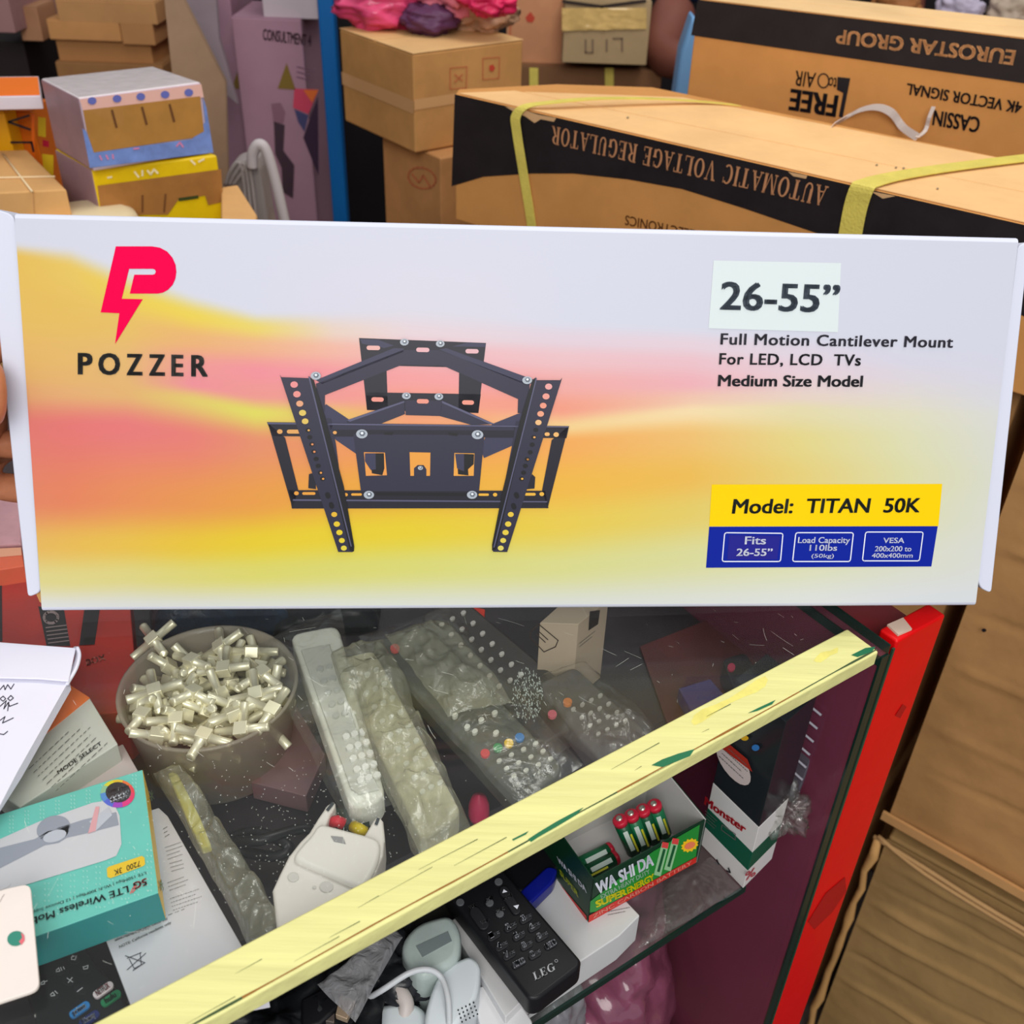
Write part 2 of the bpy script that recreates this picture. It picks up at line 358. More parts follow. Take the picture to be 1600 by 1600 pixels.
# worn joint line, greenish then brown, along the front arris
vs = []; fs = []
for i in range(121):
    s = -0.011 - i * 0.0075; wdt = 0.0003 + 0.0008 * max(0, noise.noise(V((i * 0.21, 0, 0)))) ; off = 0.0016 + 0.0006 * noise.noise(V((i * 0.1, 5, 0)))
    vs += [cp(s, off - wdt, 1.00085), cp(s, off + wdt, 1.00085)]
    if i: fs.append([2 * i - 2, 2 * i - 1, 2 * i + 1, 2 * i])
raw('worn_joint', vs, fs, [dgreen, brown], counter)
for p in bpy.data.objects['worn_joint'].data.polygons: p.material_index = 1 if (p.index // 9) % 3 else 0
poly('worn_paint', tt, [[(1140 + 60 * math.cos(a), 1095 - 33 * math.cos(a) + 5 * math.sin(3 * a) + 9 * math.sin(a)) for a in [k * math.pi / 8 for k in range(16)]],
     [(1290 + 20 * math.cos(a), 1024 - 9 * math.cos(a) + 6 * math.sin(a) + 2 * math.sin(4 * a)) for a in [k * math.pi / 8 for k in range(16)]]], yel, counter, 0.0001)
# end: glass side pane (seen from inside through the open front) against a red painted panel
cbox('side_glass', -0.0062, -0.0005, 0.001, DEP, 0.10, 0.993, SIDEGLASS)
cbox('glass_rim', -0.0066, 0.0002, -0.0008, 0.0008, 0.10, 0.993, EDGE)
cbox('glass_rim', 0.0035, 0.0055, -0.0006, 0.0008, 0.10, 0.995, mat((40, 70, 55), 0.2))
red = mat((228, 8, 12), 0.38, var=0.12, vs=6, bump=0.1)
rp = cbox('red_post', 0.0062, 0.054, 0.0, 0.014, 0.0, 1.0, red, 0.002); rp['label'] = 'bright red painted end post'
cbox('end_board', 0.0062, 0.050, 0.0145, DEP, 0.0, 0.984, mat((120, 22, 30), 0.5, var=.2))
prism('post_cap', [cp(.010, .003, 1.0016), cp(.022, .002, 1.0016), cp(.026, .012, 1.0016), cp(.012, .013, 1.0016)], (0, 0, -.0015), mat((214, 190, 170), .5), counter)
tfr = Plane(cp(0.02, -0.0001, 0.9), D, (0, 0, 1))
poly('paint_wear', tfr, [[(1262, 1440), (1290, 1395), (1320, 1370), (1322, 1392), (1300, 1425), (1272, 1452)], [(1398, 1118), (1410, 1100), (1416, 1104), (1406, 1122)]], mat((176, 20, 14), 0.6), counter)
# interior
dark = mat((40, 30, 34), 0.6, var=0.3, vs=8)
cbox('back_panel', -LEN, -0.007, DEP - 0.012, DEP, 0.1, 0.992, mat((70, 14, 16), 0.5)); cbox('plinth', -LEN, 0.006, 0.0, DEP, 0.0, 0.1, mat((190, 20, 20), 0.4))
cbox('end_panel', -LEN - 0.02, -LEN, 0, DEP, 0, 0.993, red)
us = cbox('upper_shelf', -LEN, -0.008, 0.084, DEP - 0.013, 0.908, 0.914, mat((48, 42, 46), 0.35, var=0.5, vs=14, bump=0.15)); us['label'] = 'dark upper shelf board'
SH = 0.78
sh = cbox('glass_shelf', -LEN, -0.057, 0.019, DEP - 0.08, SH - 0.006, SH, SHELFGLASS); sh['label'] = 'clear glass shelf with dark green edge'
cbox('shelf_rim', -LEN, -0.057, 0.0172, 0.019, SH - 0.0062, SH + 0.0002, EDGE)
cbox('bottom_board', -LEN, -0.007, 0.002, DEP - 0.013, 0.1, 0.112, dark)
# scratches on the glass
rnd = random.Random(11); vs = []; fs = []
def scratch(c, ang, L, wd):
    d = V((math.cos(ang), math.sin(ang), 0)); n = V((-d.y, d.x, 0)) * wd; cv = rnd.uniform(-0.12, 0.12)
    q = None
    for t in range(4):
        p = c + d * L * (t / 3 - 0.5) + n.normalized() * cv * L * ((t / 3 - 0.5) ** 2); p.z = 1.00015
        k = len(vs); vs.extend((p - n, p + n))
        if t: fs.append([k - 2, k - 1, k + 1, k])
for i in range(260):
    s = -rnd.random() * 0.72 - 0.01; n = 0.026 + rnd.random() * 0.22; L = rnd.choice((0.0012, 0.002, 0.003, 0.004, 0.006, 0.014)) * rnd.uniform(0.6, 1.3)
    scratch(cp(s, n, 1), rnd.gauss(-0.75, 0.5) if rnd.random() < 0.7 else rnd.random() * 3.1, L, 0.00003 + rnd.random() * 0.00004)
for i in range(520):
    u0 = rnd.gauss(470, 130); v0 = rnd.gauss(1300, 75)
    if v0 > 1500 - (u0 - 400) * 0.5: continue
    scratch(at(u0, v0, 1), rnd.random() * 3.1, rnd.uniform(0.0002, 0.0006), 0.00012)
tag(stuff(raw('scratches', vs, fs, mat((225, 230, 220), 0.4), counter)), 'fine scratches and specks of dust on the glass')
# whitish scuff on the glass
sc = []
for i in range(300):
    a = rnd.random() * 6.28; r = rnd.random() ** 0.6; cx, cy = 818 + 24 * r * math.cos(a) + 6, 1085 + 44 * r * math.sin(a)
    sc.append([(cx, cy), (cx + rnd.uniform(.3, .9), cy + rnd.uniform(1, 3)), (cx + rnd.uniform(.2, .5), cy + rnd.uniform(2, 5)), (cx - .4, cy + 2)])
tag(stuff(poly('scuff', level(1.0002), sc, mat((168, 180, 170), 0.6), counter, 0, True)), 'whitish scuff mark on the glass')

# ================================================================== HELD BOX
S = 1.16
A0 = V((-0.22980, 0.38125, 1.08552)); bl = CAM + (A0 - CAM) * S
BX = V((0.4780489, 0.04198725, -0.01031101)).normalized(); BY = V((-0.00107702, 0.07225028, 0.17057487)); BN = BX.cross(BY).normalized(); 
HB = Plane(bl, BX, BY)
TLc, TRc, BRc, BLc = (23, 341), (1591, 379), (1525, 941), (65, 949)
q4 = [HB.at(*p) for p in (BLc, BRc, TRc, TLc)]
TH_B = 0.045
back = -HB.N * TH_B
bc = (q4[0] + q4[1]) / 2 + back / 2
hbox = thing('bracket_box', 'long white carton printed yellow and pink with a black wall bracket, held over counter', 'box', bc)
W_ = (222, 224, 238)
ST = [ # x, 12 band levels (pixel y), 12 colours
 (22, (345,378,400,480,560,590,610,665,780,850,905,950), (W_,W_,(236,196,92),(236,196,98),(236,192,110),(236,188,115),(236,178,122),(235,130,120),(236,140,108),(238,190,105),(230,220,150),(226,228,226))),
 (110, (348,385,418,490,560,590,612,665,780,850,905,950), (W_,W_,(238,204,100),(236,196,98),(236,192,112),(236,188,115),(236,182,122),(237,126,122),(238,140,100),(240,195,90),(230,220,145),(226,228,226))),
 (200, (350,420,462,510,560,590,614,665,780,850,900,950), (W_,W_,(241,212,84),(237,196,104),(236,190,120),(234,188,120),(234,186,118),(238,128,128),(240,150,95),(240,200,80),(230,220,140),(226,228,226))),
 (300, (352,458,492,530,572,600,624,680,785,850,900,950), (W_,W_,(242,216,84),(240,185,120),(244,160,155),(244,150,160),(232,208,112),(238,132,122),(240,158,85),(240,205,60),(229,221,128),(226,228,224))),
 (400, (354,486,512,540,580,618,645,690,785,845,895,950), (W_,W_,(240,218,110),(243,185,140),(246,152,162),(243,158,150),(230,224,100),(236,150,112),(240,165,75),(240,212,48),(228,222,115),(226,229,222))),
 (520, (356,484,518,545,585,620,650,700,770,835,890,950), (W_,(224,223,236),(238,215,200),(246,190,170),(248,160,165),(246,160,155),(238,200,110),(243,158,100),(243,172,68),(240,214,48),(227,223,120),(226,230,221))),
 (640, (358,480,520,550,590,620,650,700,760,830,885,950), (W_,(226,224,236),(236,218,224),(246,190,195),(249,168,168),(250,165,150),(250,168,125),(248,165,85),(245,180,60),(240,215,50),(226,224,125),(226,230,220))),
 (760, (360,490,525,555,595,630,658,695,760,825,885,950), (W_,(225,224,236),(234,217,225),(244,195,200),(249,170,172),(249,164,145),(250,180,130),(249,172,88),(246,186,68),(240,213,68),(226,225,138),(226,230,222))),
 (880, (362,500,530,560,600,640,668,690,760,820,885,950), (W_,W_,(232,215,226),(242,200,205),(247,180,175),(249,165,140),(250,215,150),(250,178,95),(247,192,75),(240,212,85),(226,226,150),(226,230,225))),
 (1080, (366,510,540,565,600,625,642,680,745,800,870,950), (W_,W_,(236,215,225),(242,200,208),(245,185,192),(246,205,180),(252,228,180),(246,200,120),(244,196,90),(236,212,110),(226,226,165),(228,232,228))),
 (1250, (370,520,550,575,600,620,640,690,745,800,870,945), (W_,W_,(230,220,232),(236,214,224),(238,214,216),(238,218,205),(236,226,180),(236,222,145),(238,216,130),(232,222,145),(228,230,185),(228,232,230))),
 (1420, (375,540,565,590,610,630,650,690,745,800,870,945), (W_,W_,(224,222,236),(228,222,230),(230,224,222),(232,227,212),(232,230,200),(230,230,190),(230,229,180),(230,230,190),(229,231,210),(228,232,234))),
 (1595, (379,540,565,590,610,630,650,690,745,800,870,945), (W_,W_,W_,W_,(223,225,236),(224,226,236),(226,228,230),(226,228,226),(226,229,224),(227,230,226),(228,231,230),(228,232,236)))]
def smooth(t): return t * t * (3 - 2 * t)
def gradcol(x, y):
    i = 0
    while i < len(ST) - 2 and x > ST[i + 1][0]: i += 1
    t = min(1, max(0, (x - ST[i][0]) / (ST[i + 1][0] - ST[i][0])))
    ys = [a * (1 - t) + b * t for a, b in zip(ST[i][1], ST[i + 1][1])]; cs = [[a * (1 - t) + b * t for a, b in zip(p, q)] for p, q in zip(ST[i][2], ST[i + 1][2])]
    if y <= ys[0]: c = cs[0]
    elif y >= ys[-1]: c = cs[-1]
    else:
        j = 0
        while y > ys[j + 1]: j += 1
        k = smooth((y - ys[j]) / (ys[j + 1] - ys[j])); c = [a * (1 - k) + b * k for a, b in zip(cs[j], cs[j + 1])]
    r, g, b = lin(c); m_ = 0.82; e = 1.05
    return (min(1, r ** e * m_), min(1, g ** e * m_), min(1, b ** e * m_))
PR = vcol_mat(0.45)
def proj(p):
    d = p - CAM; z = d.dot(CF); return 800 + FPX * d.dot(CR) / z, 800 - FPX * d.dot(CU) / z
def bp(u, v): return (q4[0] * (1 - u) + q4[1] * u) * (1 - v) + (q4[3] * (1 - u) + q4[2] * u) * v
def bcol(u, v): x, y = proj(bp(u, v)); return gradcol(x, y)
tray = prism('carton_body', [p - HB.N * 0.0012 for p in q4], -HB.N * (TH_B - 0.001), WHITE, hbox, 0.0015)
g = grid('front_panel', bp, 200, 110, PR, hbox, smooth=False, colfn=bcol); g['label'] = 'front panel with soft yellow, orange and pink gradient'
# rounded long edges of the lid
up = (q4[3] - q4[0]).normalized(); 
def edge(p, q, out, name):
    prof = [(0.0, 0.0), (0.0012, -0.0004), (0.0022, -0.0016), (0.0026, -0.0034), (0.0026, -0.012)]
    return grid(name, lambda u, v: (p * (1 - u) + q * u) + out * prof[round(v * 4)][0] + HB.N * prof[round(v * 4)][1], 30, 4, WHITE, hbox, smooth=True)
edge(q4[3], q4[2], up, 'top_edge'); edge(q4[0], q4[1], -up, 'bottom_edge')
def flap(name, px, off, r):
    pts = rounded([HB.at(x, y, off) for x, y in px], r); return prism(name, pts, -HB.N * 0.034, WHITE, hbox, 0.0025)
flap('side_flap', [(-24, 322), (17, 334), (26, 352), (63, 926), (42, 935), (22, 760)], -0.001, 0.003)
flap('side_flap', [(1593, 384), (1612, 376), (1552, 929), (1535, 921), (1529, 905)], -0.002, 0.003)
kr = card(KRAFT)
strokes('seam', HB, [[(25, 346), (35, 500), (45, 640), (64, 924)]], 3.0, mat((60, 56, 60), .6), hbox, -.0009)
strokes('seam', HB, [[(1592, 384), (1528, 918)]], 3.0, mat((90, 88, 98), .6), hbox, -.0019)
poly('torn_edge', HB, [[(52, 930), (64, 925), (67, 948), (58, 944)], [(1524, 925), (1532, 921), (1530, 938), (1526, 941)]], kr, hbox, -0.004)
# sticker + lettering
stk = poly('sticker', HB, [[(1115, 407), (1314, 411), (1309, 519), (1107, 513)]], mat((214, 224, 224), 0.4, spec=.1), hbox, 0.0002)
GI = mat((62, 72, 84), 0.35)
text(HB, '26-55\u201d', (1124, 483), (1309, 488), (1127, 441), GI, stk, 0.03, name='lettering')
IK = mat((58, 56, 68), 0.4)
text(HB, 'Full Motion Cantilever Mount', (1125, 538), (1488, 543), (1126, 521), IK, hbox, 0.03, sp=1.08)
text(HB, 'For LED, LCD  TVs', (1123, 569), (1344, 571), (1124, 552), INK, hbox, 0.03, sp=1.08)
text(HB, 'Medium Size Model', (1121, 603), (1347, 604), (1122, 586), INK, hbox, 0.036)
YL = mat((244, 204, 0), 0.5, spec=.1); BL_ = mat((10, 34, 150), 0.5, spec=.1); BL2 = mat((24, 22, 135), 0.3); WT = mat((235, 238, 250), 0.35)
yl_o = poly('yellow_label', HB, [[(1112, 757), (1472, 756), (1466, 822), (1108, 822)]], YL, hbox, 0.0002)
bl_o = poly('blue_label', HB, [[(1108, 823), (1465, 822), (1455, 885), (1103, 887)]], BL_, hbox, 0.0002)
text(HB, 'Model:  TITAN  50K', (1143, 802), (1436, 800), (1146, 780), mat((24, 30, 18), 0.4), yl_o, 0.03, off=0.0005)
poly('blue_patch', HB, [[(1139, 836), (1219, 837), (1214, 874), (1136, 874)]], BL2, bl_o, 0.0003)
def frame_px(a, b, c, d, r=3):
    q = []
    P = [a, b, c, d]
    for i in range(4):
        (x0, y0), (x1, y1) = P[i], P[(i + 1) % 4]; L = math.hypot(x1 - x0, y1 - y0); ux, uy = (x1 - x0) / L, (y1 - y0) / L
        (x2, y2) = P[(i + 2) % 4]; L2 = math.hypot(x2 - x1, y2 - y1); vx, vy = (x2 - x1) / L2, (y2 - y1) / L2
        q += [(x0 + ux * r, y0 + uy * r), (x1 - ux * r, y1 - uy * r), (x1 - ux * r * .3 + vx * r * .3, y1 - uy * r * .3 + vy * r * .3), (x1 + vx * r, y1 + vy * r)]
    return q + [q[0]]
strokes('label_frame', HB, [frame_px((1132, 832), (1223, 833), (1219, 877), (1128, 877)), frame_px((1243, 832), (1333, 832), (1328, 877), (1238, 877)), frame_px((1352, 831), (1442, 831), (1436, 876), (1347, 876))], 1.6, WT, bl_o, 0.0005)
text(HB, 'Fits', (1163, 850), (1196, 850), (1164, 838), WT, bl_o, 0.02)
text(HB, '26-55\u201d', (1150, 868), (1206, 868), (1151, 857), WT, bl_o, 0.025)
text(HB, 'Load Capacity', (1246, 848), (1327, 848), (1247, 839), WT, bl_o, 0.02)
text(HB, '110lbs', (1264, 860), (1307, 860), (1265, 851), WT, bl_o, 0.02)
text(HB, '(50kg)', (1267, 871), (1302, 871), (1268, 865), WT, bl_o, 0.012)
text(HB, 'VESA', (1379, 848), (1412, 848), (1380, 840), WT, bl_o, 0.02)
text(HB, '200x200 to', (1366, 861), (1423, 861), (1367, 853), WT, bl_o, 0.016)
text(HB, '400x400mm', (1361, 871), (1425, 871), (1362, 864), WT, bl_o, 0.018)
# lightning letter emblem
PK = mat((236, 0, 74), 0.6, spec=.05)
lg = [(725, 260), (950, 260), (1000, 268), (1045, 292), (1078, 330), (1098, 375), (1103, 420), (1097, 462), (1080, 500), (1050, 532), (1018, 549), (985, 555), (812, 555), (840, 437), (955, 437), (968, 433), (975, 418), (969, 405), (955, 400), (808, 400), (762, 587), (893, 590), (720, 870), (747, 678), (630, 672)]
poly('emblem', HB, [[(x / 4, 320 + y / 4) for x, y in lg]], PK, hbox)
for ch, a, b in (('P', 122, 145), ('O', 154, 188), ('Z', 198, 223), ('Z', 233, 258), ('E', 268, 287), ('R', 299, 325)):
    y = 584 + (a - 122) * 0.019; text(HB, ch, (a, y), (b, y + 0.4), (a, y - 32), mat((28, 26, 24), 0.4), hbox, 0.045, name='letter')
# ---- printed picture of the wall bracket (flat print on the panel)
c5 = lambda pts: [(400 + x / 3.2, 500 + y / 3.2) for x, y in pts]
mir = lambda pts: [(1650 - x, y + 8) for x, y in pts]
C_d = mat((25, 24, 38), 0.35); C_m = mat((40, 39, 60), 0.35); C_l = mat((52, 52, 78), 0.35); C_h = mat((84, 84, 112), 0.35); C_k = mat((12, 12, 18), 0.35)
def pl(mt, off, *ps, name='printed_bracket'): poly(name, HB, [c5(p) for p in ps], mt, hbox, off)
pl(C_d, .0002, [(515, 90), (1150, 115), (1135, 240), (530, 225)], [(530, 222), (652, 226), (660, 450), (555, 450)], [(1016, 235), (1137, 238), (1112, 465), (1012, 455)], [(550, 361), (1124, 371), (1112, 465), (555, 450)])
pl(C_l, .0003, [(520, 95), (610, 98), (690, 128), (640, 140), (530, 118)], [(980, 132), (1060, 112), (1148, 118), (1145, 135)])
pl(C_d, .0003, [(690, 115), (980, 120), (975, 140), (700, 135)], [(705, 366), (960, 372), (955, 404), (710, 398)])
pl(C_l, .0004, [(300, 300), (690, 140), (740, 142), (735, 160), (330, 320)], [(915, 147), (950, 140), (1395, 300), (1360, 328)])
pl(C_m, .0004, [(300, 318), (735, 150), (735, 222), (345, 375), (345, 460), (310, 420)], [(915, 150), (1368, 322), (1360, 470), (1308, 465), (1310, 395), (940, 230), (905, 225)], [(735, 150), (915, 150), (905, 228), (735, 224)],
   [(455, 500), (740, 402), (745, 470), (620, 520), (455, 520)], [(745, 400), (930, 402), (925, 480), (748, 475)], [(930, 402), (1195, 520), (1080, 525), (920, 480)])
pl(C_h, .0005, [(455, 500), (742, 404), (742, 412), (470, 508)], [(930, 404), (1195, 520), (1170, 520), (930, 414)])
pl(C_l, .0003, [(325, 455), (350, 420), (500, 520), (560, 640), (500, 668), (400, 600), (330, 510)], [(1305, 470), (1390, 450), (1300, 620), (1140, 690), (1120, 640), (1180, 520)])
pl(C_d, .0005, [(55, 510), (1565, 530), (1552, 590), (85, 580)], [(60, 515), (146, 588), (212, 850), (183, 940)], [(1562, 530), (1478, 600), (1430, 850), (1458, 940)], [(165, 850), (1445, 853), (1462, 940), (180, 942)],
   [(265, 770), (300, 760), (300, 845), (262, 840)], [(1380, 770), (1396, 785), (1392, 842), (1350, 845)])
pl(C_h, .0006, [(58, 512), (1562, 531), (1562, 537), (58, 520)], [(185, 895), (1455, 905), (1455, 911), (185, 903)])
pl(C_m, .0006, [(487, 570), (1142, 575), (1115, 855), (525, 855)], [(370, 525), (1290, 532), (1290, 552), (370, 548)], [(338, 490), (375, 492), (400, 620), (430, 855), (370, 640)], [(1300, 505), (1325, 505), (1275, 855), (1235, 855), (1285, 600)])
pl(C_k, .0007, [(640, 560), (690, 560), (680, 575), (640, 572)], [(960, 562), (1010, 566), (1005, 580), (965, 575)], [(600, 862), (1050, 865), (1050, 880), (600, 876)])
def hole(px, off=.0008, name='printed_hole'):
    pts = [HB.at(x, y, off) for x, y in px]; o = raw(name, pts, [list(range(len(pts)))], PR, hbox)
    cx = sum(x for x, _ in px) / len(px); cy = sum(y for _, y in px) / len(px); c = gradcol(cx, cy)
    ca = o.data.color_attributes.new('Col', 'FLOAT_COLOR', 'POINT'); ca.data.foreach_set('color', [*c, 1.0] * len(pts)); return o
def holes(lst, off=.0008):
    vs, fs, cols = [], [], []
    for px in lst:
        px = c5(px); b = len(vs); vs += [HB.at(x, y, off) for x, y in px]; fs.append(list(range(b, b + len(px))))
        c = gradcol(sum(x for x, _ in px) / len(px), sum(y for _, y in px) / len(px)); cols += [*c, 1.0] * len(px)
    o = raw('printed_hole', vs, fs, PR, hbox); ca = o.data.color_attributes.new('Col', 'FLOAT_COLOR', 'POINT'); ca.data.foreach_set('color', cols); o['kind'] = 'stuff'
cir = lambda x, y, r: ellipse(x, y, r, r * 0.85, 12)
holes([pill(x, y, w, 22, 0.02) for x, y, w in ((587, 139, 68), (834, 149, 66), (1080, 156, 66), (608, 397, 62), (1060, 412, 60), (834, 406, 60))], .0005)
holes([cir(120, 557, 14), pill(190, 557, 70, 20, 0), cir(395, 562, 10), cir(1500, 572, 14), pill(1455, 570, 26, 18, 0), cir(203, 865, 12), pill(265, 866, 66, 14, 0), cir(450, 872, 10), pill(503, 871, 54, 12, 0), pill(1138, 872, 52, 12, 0), cir(1195, 872, 11), pill(1370, 870, 56, 14, 0), cir(1428, 869, 12)])
holes([[(540, 660), (645, 662), (655, 775), (550, 778)], [(768, 660), (872, 662), (870, 778), (772, 778)], [(992, 664), (1092, 666), (1088, 778), (988, 778)]])
pl(C_l, .0009, [(545, 665), (598, 665), (600, 745), (575, 750), (545, 705)], [(995, 668), (1040, 668), (1040, 755), (1005, 740)])
pl(C_k, .0009, [(598, 665), (640, 665), (642, 740), (632, 775), (580, 765), (578, 748), (600, 745)], [(1040, 668), (1090, 670), (1088, 720), (1060, 745), (1062, 776), (1010, 770), (1008, 742), (1040, 755)])
pl(C_m, .0009, [(790, 740), (808, 724), (838, 724), (852, 745), (852, 778), (790, 778)])
# upright rails
pl(C_m, .0010, [(120, 272), (128, 285), (265, 290), (490, 1150), (484, 1158), (412, 1158)], [(1530, 288), (1520, 300), (1400, 300), (1180, 1145), (1186, 1157), (1255, 1158)])
pl(C_k, .0011, [(265, 280), (290, 300), (345, 480), (440, 830), (492, 1130), (490, 1155), (470, 1150)], [(1400, 285), (1380, 300), (1320, 500), (1235, 840), (1180, 1120), (1180, 1150), (1200, 1145)])
pl(C_h, .0012, [(262, 280), (270, 282), (480, 1130), (474, 1130)], [(1398, 290), (1404, 290), (1192, 1135), (1186, 1135)])
lh = [(192, 322, 19), (206, 370, 19), (220, 417, 18), (234, 463, 18), (247, 505, 17)]; rh = [(1462, 332, 18), (1449, 381, 18), (1435, 427, 17), (1422, 468, 17), (1411, 511, 16)]
lb = [(392, 970, 15), (405, 1018, 16), (418, 1060, 16), (430, 1100, 15), (440, 1138, 15)]; rb = [(1273, 970, 15), (1260, 1018, 16), (1247, 1060, 16), (1235, 1100, 15), (1223, 1138, 15)]
holes([cir(*h) for h in lh + rh + lb + rb], .0012)
md = [(262, 550), (270, 585), (280, 620), (290, 657), (302, 693), (312, 728), (323, 762), (334, 792), (1398, 548), (1388, 585), (1380, 622), (1370, 660), (1355, 695), (1346, 728), (1337, 762), (1327, 792)]
pl(C_k, .0012, *[cir(x, y, 13) for x, y in md], *[pill(x, y, 34, 24, 1.2) for x, y in ((360, 875), (1302, 875), (378, 925), (1288, 930))])
holes([cir(x + 3, y, 6) for x, y in md[::3] + md[2::5]], .0013)
SV = mat((168, 176, 186), 0.3); SV2 = mat((96, 104, 116), 0.3)
bt = [(742, 110, 22), (921, 118, 22), (300, 278, 26), (1355, 300, 25), (752, 378, 22), (914, 382, 22), (530, 568, 29), (1107, 572, 29), (565, 872, 26), (1080, 872, 26), (822, 738, 13)]
pl(SV, .0013, *[ellipse(x, y, r, r * 0.78, 14) for x, y, r in bt], name='printed_bolt')
pl(SV2, .0014, *[ellipse(x + 2, y - 2, r * .55, r * 0.5, 6) for x, y, r in bt], name='printed_bolt')
pl(mat((225, 230, 235), 0.3), .0015, *[ellipse(x + 1, y - 4, r * .28, r * 0.25, 6) for x, y, r in bt], name='printed_bolt')

# ================================================================== HAND holding the box
skin_m = mat((190, 122, 86), 0.5, var=0.18, vs=40, bump=0.25, bs=160); nail_m = mat((222, 150, 130), 0.3)
def hp(x, y, off): return HB.at(x, y, off)
tip = hp(12, 604, 0.010); w0 = hp(-150, 700, -0.03)
person = thing('person', 'person mostly out of view at left, dark sleeve, thumb and fingers gripping the white carton', 'person', (-0.62, 0.42, 0.0))
wr = hp(-235, 760, -0.035)
palm = hp(-120, 700, -0.030)
chains = [[(wr + V((-0.09, -0.04, -0.02)), 0.032), (wr, 0.027), (hp(-180, 730, -0.034), (0.024, 0.036)), (palm, (0.02, 0.04)), (hp(-70, 680, -0.034), (0.012, 0.036))],
          [('ref', 0, 2), (hp(-130, 660, -0.004), 0.017), (hp(-75, 622, 0.011), 0.014), (hp(-34, 606, 0.014), 0.018), (hp(-8, 610, 0.0145), 0.020), (hp(12, 612, 0.0145), 0.0195), (hp(26, 613, 0.012), 0.014)]]
fing = [((-70, 560), (-12, 530), (25, 525)), ((-66, 640), (-8, 625), (40, 620)), ((-64, 710), (-6, 712), (42, 712)), ((-62, 775), (-8, 790), (30, 792))]
for i, (a, b, c) in enumerate(fing):
    chains.append([('ref', 0, 4), (hp(*a, -0.036 if i else -0.03), 0.0095), (hp(*b, -0.046), 0.009), (hp((b[0] + c[0]) / 2, (b[1] + c[1]) / 2, -0.0545), 0.0088), (hp(*c, -0.0555), 0.0075)])
hand = skin('hand', chains, skin_m, person)
# thumb nail
grid('thumb_nail', lambda u, v: hp(-14 + 28 * u, 576 + 18 * v, 0.0275 - 0.005 * (u) ** 2 - 0.006 * (2 * v - 1) ** 2), 6, 6, nail_m, person, thick=0.0006)
sl = mat((24, 22, 26), 0.9, var=0.2, bump=0.4)
el = wr + V((-0.32, -0.14, -0.02))
tube('sleeve', spline([wr + V((-0.02, -0.01, -0.012)), wr + V((-0.06, -0.03, -0.02)), wr + V((-0.16, -0.07, -0.03)), el], 6), [0.036] * 3 + [0.038 + 0.001 * k for k in range(16)], sl, person, n=16)
# ================================================================== GOODS UNDER AND ON THE GLASS (upper level, shelf board at z 0.914)
US = 0.914
grey_t = mat((96, 98, 96), 0.6); pale = mat((214, 208, 200), 0.5)
def solo(o, label, cat, group=None): return tag(o, label, cat, group)
def fine_lines(plane, p0, p1, dy, n, m, parent, off, wpx=1.1, rag=0.3, seed=1, frac=0.45):
    """small unreadable print: rows of short dashes"""
    r = random.Random(seed); qs = []
    for i in range(n):
        a = (p0[0] + dy[0] * i, p0[1] + dy[1] * i); b = (p1[0] + dy[0] * i, p1[1] + dy[1] * i); e = 1 - r.random() * rag; t = 0.0
        while t < e:
            L = 0.025 + r.random() * 0.06; t2 = min(e, t + L)
            qs.append([(a[0] + (b[0] - a[0]) * t, a[1] + (b[1] - a[1]) * t), (a[0] + (b[0] - a[0]) * t2, a[1] + (b[1] - a[1]) * t2)]); t = t2 + 0.035
    o = strokes('small_print', plane, qs, wpx * .8, m, parent, off); return o
# --- red boxed player
rb = thing('red_box', 'red carton with big black letter strokes, under the glass at left', 'box', at(90, 1000, US))
slab('carton', [(-70, 905), (196, 868), (216, 1085), (190, 1112), (-30, 1135)], 0.958, 0.043, mat((184, 46, 34), 0.4, var=0.25, vs=25), rb, 0.001)
pz = level(0.958)
bk = mat((34, 26, 28), 0.5)
poly('printed_stroke', pz, [[(60, 948), (100, 952), (110, 1010), (73, 1010)], [(133, 945), (158, 940), (148, 1008), (124, 1009)], [(-10, 905), (3, 903), (4, 1003), (-8, 1004)], [(204, 900), (222, 900), (232, 1010), (214, 1012)][:4]], bk, rb, .0004)
pr_ = mat((150, 130, 130), 0.5)
strokes('printed_ring', pz, [ellipse(80, 966, 11, 9, 14) + [(91, 966)]], 4, pr_, rb, .0007)
for i in range(5): strokes('printed_rule', pz, [[(72 + i, 982 + 6 * i), (104 + i, 978 + 6 * i)]], 1.6, pr_, rb, .0007)
text(pz, 'BOX', (136, 1041), (166, 1032), (134, 1032), mat((214, 130, 110), 0.5), rb, 0.02)
o1 = thing('orange_box', 'orange box end beside the left flap of the long white carton', 'box', at(10, 890, US))
slab('carton', [(-60, 860), (33, 856), (38, 884), (-50, 898)], 0.972, 0.056, mat((244, 104, 62), 0.4), o1, 0.001)
poly('label', level(0.972), [[(-60, 860), (33, 856), (34, 868), (-58, 876)]], mat((255, 176, 140), 0.4), o1)
solo(slab('pink_packet', [(-60, 765), (30, 758), (34, 850), (-60, 856)], 0.968, 0.05, mat((232, 168, 178), .35, var=.25, vs=20), None, .002), 'pale pink packet under the glass at the far left edge', 'packet')
